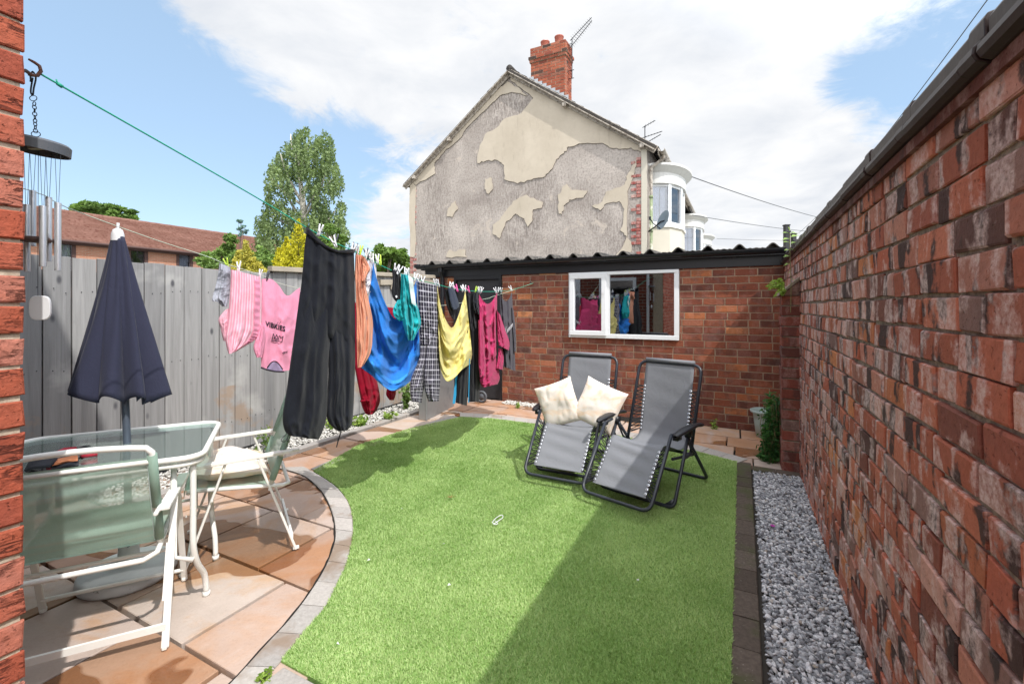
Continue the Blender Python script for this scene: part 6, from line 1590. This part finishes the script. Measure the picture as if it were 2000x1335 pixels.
tree('broadleaf_tree', 'green tree beside the left edge of the crumbling gable', at(750, 640, 17)*Vector((1, 1, 0)) if False else Vector((at(750, 640, 17).x, 17, 0)), 2.6, subdivide(blobs([(755, 498, 26, 22), (785, 505, 24, 24), (730, 510, 20, 20), (760, 530, 50, 26), (700, 545, 30, 20)], 17, 2), 13), 14000, .16, 'green2')
tree('broadleaf_tree', 'leafy green tree just right of the birch, behind the black joggers', Vector((at(655, 640, 16).x, 16, 0)), 2.6, subdivide(blobs([(650, 450, 18, 16), (665, 470, 16, 16), (640, 480, 28, 20), (655, 500, 28, 20)], 16, 1.5), 12), 5500, .13, 'green1')
tree('shrub', 'loose green shrub at the end of the tiled roof', Vector((at(430, 640, 13).x, 13, 0)), 2.2, subdivide(blobs([(410, 502, 16, 14), (440, 490, 22, 18), (452, 468, 14, 12), (425, 515, 30, 14), (505, 500, 24, 20), (520, 515, 30, 20), (400, 515, 22, 12), (470, 505, 26, 16)], 13, 1.5), 20), 11000, .10, 'green1', 'shrub')
tree('sapling', 'slender bluish sapling above the tiled roof', Vector((at(470, 640, 19).x, 19, 0)), 4.6, subdivide(blobs([(468, 434, 8, 4), (474, 442, 10, 4), (465, 447, 7, 4), (478, 452, 8, 4), (471, 460, 5, 6)], 19, .3), 3), 420, .13, 'bluegreen', 'sapling', tr_r=.03)
# golden conifers: upward sprays
def conifer(label, px, py_top, py_bot, wpx, Y, mat, n, tips):
    b = at(px, py_bot, Y); t = thing('golden_conifer', label, 'conifer', (b.x, b.y, 0), 0, 'golden conifers beyond the fence')
    zt = at(px, py_top, Y).z; mb = MB(); mb.tube([(b.x, b.y, 0), (b.x, b.y, zt-.1)], [.06, .012], 6); obj('trunk', mb, M['bark'], t)
    P = []; B = []; s_ = Y/F
    for x, yt, yb, w_ in tips:
        top = at(x, yt, Y+jit(.2)); bot = at(x, yb, Y); Hh = top.z-bot.z
        for k in range(int(150*Hh)):
            f_ = random.random()**.7; rad = w_*s_*f_*(1-.15*random.random()); a = random.uniform(0, 6.28); zz = top.z-Hh*f_
            tip = Vector((top.x+rad*math.cos(a), top.y+rad*math.sin(a), zz+rad*.55)); core = Vector((top.x, top.y, zz-.05))
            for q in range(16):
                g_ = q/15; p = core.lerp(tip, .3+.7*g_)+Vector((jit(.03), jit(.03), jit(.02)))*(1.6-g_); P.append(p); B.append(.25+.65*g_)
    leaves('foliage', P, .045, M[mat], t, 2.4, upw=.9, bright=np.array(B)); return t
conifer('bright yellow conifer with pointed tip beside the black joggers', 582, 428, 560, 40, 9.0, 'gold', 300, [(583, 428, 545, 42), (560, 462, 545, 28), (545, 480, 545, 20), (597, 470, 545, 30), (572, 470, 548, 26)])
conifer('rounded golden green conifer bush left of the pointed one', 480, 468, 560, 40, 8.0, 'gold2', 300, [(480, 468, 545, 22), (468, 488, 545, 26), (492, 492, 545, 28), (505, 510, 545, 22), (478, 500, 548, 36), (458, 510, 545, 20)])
# weeds along the fence and edges
def weed(px, py, hpx, wpx, n, mat='green3', lab=None, size=.035, z0=.0):
    c = gp(px, py, z0); s_ = c.y/F; t = thing('weed', lab, 'weed', c, 0, 'weeds along the fence')
    mb = MB(); P = []
    for _ in range(max(4, n//18)):
        e = c+Vector((random.gauss(0, .4)*wpx*s_, random.gauss(0, .3)*wpx*s_, hpx*s_*random.uniform(.4, 1))); mid = c.lerp(e, .5)+Vector((jit(.01), jit(.01), .01)); mb.tube([c+Vector((jit(.02), jit(.02), 0)), mid, e], .0018, 4)
        for k in range(18): P.append(c.lerp(e, random.uniform(.15, 1.02))+Vector((jit(.022), jit(.022), jit(.018))))
    obj('stems', mb, M['stem'], t); leaves('leaf_mass', P, size, M[mat], t, 2.0, upw=.3)
weed(130, 880, 40, 22, 160, 'green1', 'bushy weed at the fence foot left of the parasol pole')
weed(232, 868, 45, 16, 60, 'green3', 'thin weed against the fence by the parasol pole')
weed(375, 850, 42, 14, 60, 'green3', 'tall wispy weed against the fence behind the table corner')
weed(530, 880, 52, 28, 150, 'green1', 'wispy grey-green weed behind the side-on chair back')
weed(497, 893, 22, 14, 60, 'green3', 'low bright weed between table and side-on chair')
weed(648, 838, 34, 30, 260, 'green3', 'bright weed showing between the black jogger legs')
weed(705, 832, 20, 34, 240, 'green3', 'grassy tuft on the kerb below the crimson jumper', .05)
weed(755, 820, 16, 26, 200, 'green3', 'grassy tuft on the kerb below the blue towel', .05)
weed(792, 800, 62, 14, 420, 'green2', 'leafy green weed climbing the fence beside the checked pyjamas', .05)
weed(1012, 797, 14, 10, 40, 'green3', 'small weed at the shed door corner', .03)
weed(1205, 812, 28, 14, 60, 'green1', 'thin weed at the shed wall behind the loungers', .03)
weed(1395, 838, 22, 8, 30, 'green3', 'small weed in a paving joint behind the shaded lounger', .03)
weed(612, 1002, 5, 6, 30, 'green3', 'tiny weed in the curved kerb joint', .02) if False else None
weed(516, 1328, 14, 10, 40, 'green3', 'small weed in the kerb at the bottom edge', .025)
# potted plant by the pier
pp_ = UV(.05, 4.98); mb = MB(); mb.lathe([(.001, 0), (.095, 0), (.115, .16), (.125, .24), (.15, .255), (.152, .275), (.138, .28), (.118, .25), (.1, .235), (.001, .235)], 28, gp(1497, 853))
tag(obj('plant_pot', mb, M['pot_grey'], smooth=True), 'pale grey-green plant pot beside the brick pier', 'plant pot')
tp0 = gp(1515, 905); t = thing('trailing_plant', 'tall dense dark green leafy plant growing against the pier by the pot', 'plant', tp0)
P = []; mb = MB()
for _ in range(60):
    f_ = random.random(); b0 = tp0+Vector((jit(.07), jit(.05)+.06, 0)); e = at(1512+random.gauss(0, 11), 768+130*random.random()**1.3, tp0.y+.12+jit(.12)); mb.tube([b0, b0.lerp(e, .6)+Vector((jit(.04), jit(.04), .02)), e], .0025, 4)
    for k in range(46): P.append(b0.lerp(e, random.uniform(.05, 1))+Vector((jit(.045), jit(.045), jit(.03))))
obj('stems', mb, M['stem'], t); leaves('leaf_mass', P, .042, M['green4'], t, 2.2, upw=.25)
# fern on the pier cap
fc = at(1531, 572, 3.62); t = thing('fern', 'small bright fern sprouting from the top of the pier', 'fern', fc)
P = []; mb = MB(); B = []
for k, (dx, dy) in enumerate(((-30, -8), (-24, -22), (-12, -26), (-18, 6), (-33, -14), (-6, -18), (-14, -12))):
    e = at(1531+dx, 572+dy, 3.62+jit(.08)); mid = fc.lerp(e, .5)+Vector((0, 0, .035)); arc_ = catmull([fc, mid, e], 6); mb.tube(arc_, .0015, 4)
    for q, p in enumerate(arc_):
        for s_ in (-1, 1): 
            for r_ in range(3): P.append(p+Vector((s_*.006*r_*(1-.4*q/len(arc_)), jit(.006), s_*.009*r_*(1-.5*q/len(arc_))))); B.append(.8)
obj('stems', mb, M['stem'], t); leaves('fronds', P, .022, M['green3'], t, 2.2, bright=np.array(B))
# young buddleia on the wall corner
bb = at(1544, 610, 3.62); t = thing('buddleia', 'young weed with paired pale leaves sprouting from the wall corner', 'weed', bb)
st = catmull([bb, at(1545, 560, 3.62), at(1543, 500, 3.62), at(1543, 455, 3.62)], 6); mb = MB(); mb.tube(st, .003, 5); obj('stem', mb, M['stem'], t)
lf = MB()
for (x, y, dx, dy) in ((1543, 456, -16, -1), (1543, 455, 16, 2), (1543, 459, 8, -8), (1543, 452, -4, -10), (1543, 466, -16, 3), (1544, 463, 18, -3), (1543, 474, -14, -1), (1544, 476, 13, -3), (1544, 489, -13, 0), (1544, 487, 10, 3), (1544, 500, -14, 2), (1543, 515, -12, 4), (1544, 530, -7, 8), (1545, 545, 8, 4)):
    a = at(x, y, 3.62); e = at(x+dx, y+dy, 3.62+jit(.05)); d = e-a; w_ = d.length*.17; n_ = Vector((0, -.5, .85)); s_ = d.cross(n_).normalized()*w_; m_ = a.lerp(e, .45)+Vector((0, 0, .010))
    lf.add([a, m_+s_, e, m_-s_, m_-Vector((0, 0, .004))], [(0, 1, 4), (1, 2, 4), (2, 3, 4), (3, 0, 4)], (random.uniform(.4, 1), .5, .5, 1))
obj_split('leaf', lf, M['green1'], t)

# ================================================================== CAMERA, SUN, SKY
cam = bpy.data.cameras.new('camera'); co = bpy.data.objects.new('camera', cam); COL.objects.link(co)
co.location = (0, 0, H); co.rotation_euler = (R(90), 0, 0); cam.sensor_width = 36; cam.lens = 36*F/2000; cam.shift_y = -(667.5-HY)/2000; cam.clip_start = .05; cam.clip_end = 600
sc.camera = co
S_ = -(UA*-.665+VA*.30+Vector((0, 0, -1))); S_.normalize()
sun = bpy.data.lights.new('sun', 'SUN'); sun.energy = 2.85; sun.angle = R(.6); sun.color = (1, .965, .915)
so_ = bpy.data.objects.new('sun', sun); COL.objects.link(so_); so_.rotation_euler = (-S_).to_track_quat('-Z', 'Y').to_euler(); so_.location = (3, -4, 12)
elev = math.asin(S_.z); rot = math.atan2(S_.x, S_.y)
w = bpy.data.worlds.new('World'); sc.world = w; w.use_nodes = True; nt = w.node_tree; nt.nodes.clear()
def nn(t, **kw):
    n = nt.nodes.new(t)
    for k, v in kw.items(): setattr(n, k, v)
    return n
def lk(a, b): nt.links.new(a, b)
def mth(op, a, b=0.0, clamp=False):
    n = nn('ShaderNodeMath', operation=op, use_clamp=clamp)
    for i, v in enumerate((a, b)):
        if isinstance(v, bpy.types.NodeSocket): lk(v, n.inputs[i])
        else: n.inputs[i].default_value = v
    return n.outputs[0]
sky = nn('ShaderNodeTexSky', sky_type='NISHITA'); sky.sun_disc = False; sky.sun_elevation = elev; sky.sun_rotation = rot; sky.air_density = 1.0; sky.dust_density = .6; sky.ozone_density = 1.6
tc = nn('ShaderNodeTexCoord'); sp = nn('ShaderNodeSeparateXYZ'); lk(tc.outputs['Generated'], sp.inputs[0])
# clouds live on a flat layer: direction / height
zc = mth('ADD', mth('MAXIMUM', sp.outputs[2], 0.0), .16)
cx_, cy_ = mth('DIVIDE', sp.outputs[0], zc), mth('DIVIDE', sp.outputs[1], zc)
cmb = nn('ShaderNodeCombineXYZ'); lk(cx_, cmb.inputs[0]); lk(cy_, cmb.inputs[1])
def cl_noise(scale, det, rough, off, dist=.3):
    mp = nn('ShaderNodeMapping'); lk(cmb.outputs[0], mp.inputs[0]); mp.inputs['Location'].default_value = off
    n = nn('ShaderNodeTexNoise'); n.inputs['Scale'].default_value = scale; n.inputs['Detail'].default_value = det; n.inputs['Roughness'].default_value = rough; n.inputs['Distortion'].default_value = dist; lk(mp.outputs[0], n.inputs['Vector']); return n.outputs['Fac']
n1 = cl_noise(1.15, 10, .66, (0, 0, 0), .5); n2 = cl_noise(4.0, 9, .66, (5, 2, 0), .8)
def dirc(px, py): v = Vector(((px-CX)/F, 1, (HY-py)/F)).normalized(); return v
def blob(px, py, r, wgt):
    v = dirc(px, py); d = nn('ShaderNodeVectorMath', operation='DOT_PRODUCT'); lk(tc.outputs['Generated'], d.inputs[0]); d.inputs[1].default_value = v
    a = mth('ARCCOSINE', mth('MINIMUM', d.outputs['Value'], 1.0)); return mth('MULTIPLY', mth('MAXIMUM', mth('SUBTRACT', 1.0, mth('DIVIDE', a, r)), 0.0), wgt)
cov = mth('ADD', mth('MULTIPLY', mth('SUBTRACT', n1, .5), 2.6), mth('MULTIPLY', mth('SUBTRACT', n2, .5), 2.1))
bias = .05
for b_ in [(1270, 280, .66, 1.05), (560, 190, .26, -.45), (720, 320, .14, -.35), (800, 60, .45, .55), (1550, 330, .45, .9), (1500, 60, .4, .5), (740, 420, .16, .55), (420, 10, .22, .42), (330, 25, .17, .45), (620, 60, .25, .4), (1880, 120, .20, -.55), (1700, 170, .14, -1.05), (1640, 130, .08, -.5), (1780, 230, .10, -.4), (250, 260, .42, -.80), (480, 330, .26, -.5), (90, 60, .25, -.5), (560, 30, .30, .55), (640, 250, .16, .35), (620, 200, .14, .18), (590, 150, .1, .2), (100, 70, .25, -.4), (30, 420, .4, -.2), (450, 40, .16, .5), (640, 150, .12, .35), (690, 300, .1, -.4)]:
    bias = mth('ADD', blob(*b_), bias)
cov = mth('ADD', cov, bias)
cov = mth('ADD', cov, mth('MULTIPLY', mth('ADD', mth('MAXIMUM', mth('SUBTRACT', mth('MULTIPLY', sp.outputs[1], -1.0), .05), 0.0), mth('MAXIMUM', mth('SUBTRACT', sp.outputs[2], .62), 0.0)), 2.2))  # cloud cover added overhead and behind the camera to whiten the fill light
# clouds brightened towards the sun, mostly out of view, as added fill light
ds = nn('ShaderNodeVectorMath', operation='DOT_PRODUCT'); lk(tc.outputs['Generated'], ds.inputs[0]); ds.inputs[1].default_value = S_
fill_glow = mth('MULTIPLY', mth('POWER', mth('MAXIMUM', mth('SUBTRACT', ds.outputs['Value'], .12), 0.0), 1.1), 2.45)
rmp = nn('ShaderNodeValToRGB'); lk(cov, rmp.inputs[0]); rmp.color_ramp.elements[0].position = -.0; rmp.color_ramp.elements[1].position = .80; rmp.color_ramp.elements[0].color = (0, 0, 0, 1); rmp.color_ramp.elements[1].color = (1, 1, 1, 1); rmp.color_ramp.interpolation = 'EASE'
shd = nn('ShaderNodeValToRGB'); lk(cl_noise(2.6, 8, .58, (9, 4, 0)), shd.inputs[0]); shd.color_ramp.elements[0].position = .3; shd.color_ramp.elements[1].position = .62
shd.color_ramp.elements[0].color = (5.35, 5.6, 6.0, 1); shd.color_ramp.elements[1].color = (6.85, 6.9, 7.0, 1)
mxh = nn('ShaderNodeMix', data_type='RGBA'); mxh.inputs[0].default_value = .55; skc = nn('ShaderNodeMix', data_type='RGBA', blend_type='MULTIPLY'); skc.inputs[0].default_value = 1; lk(sky.outputs[0], skc.inputs[6]); skc.inputs[7].default_value = (1.45, 1.42, 1.4, 1)
lk(skc.outputs[2], mxh.inputs[6]); mxh.inputs[7].default_value = (3.9, 5.5, 7.2, 1)
mx = nn('ShaderNodeMix', data_type='RGBA'); lk(rmp.outputs[0], mx.inputs[0]); lk(mxh.outputs[2], mx.inputs[6])
gsc = nn('ShaderNodeVectorMath', operation='SCALE'); lk(shd.outputs[0], gsc.inputs[0]); lk(mth('ADD', fill_glow, 1.0), gsc.inputs['Scale']); lk(gsc.outputs[0], mx.inputs[7])
bg = nn('ShaderNodeBackground'); lk(mx.outputs[2], bg.inputs[0]); bg.inputs[1].default_value = .1
wo = nn('ShaderNodeOutputWorld'); lk(bg.outputs[0], wo.inputs[0])
sc.view_settings.view_transform = 'Standard'; sc.view_settings.look = 'None'; sc.view_settings.exposure = .56; sc.view_settings.gamma = 1; sc.view_settings.use_curve_mapping = False
sc.cycles.max_bounces = 8; sc.cycles.transparent_max_bounces = 16
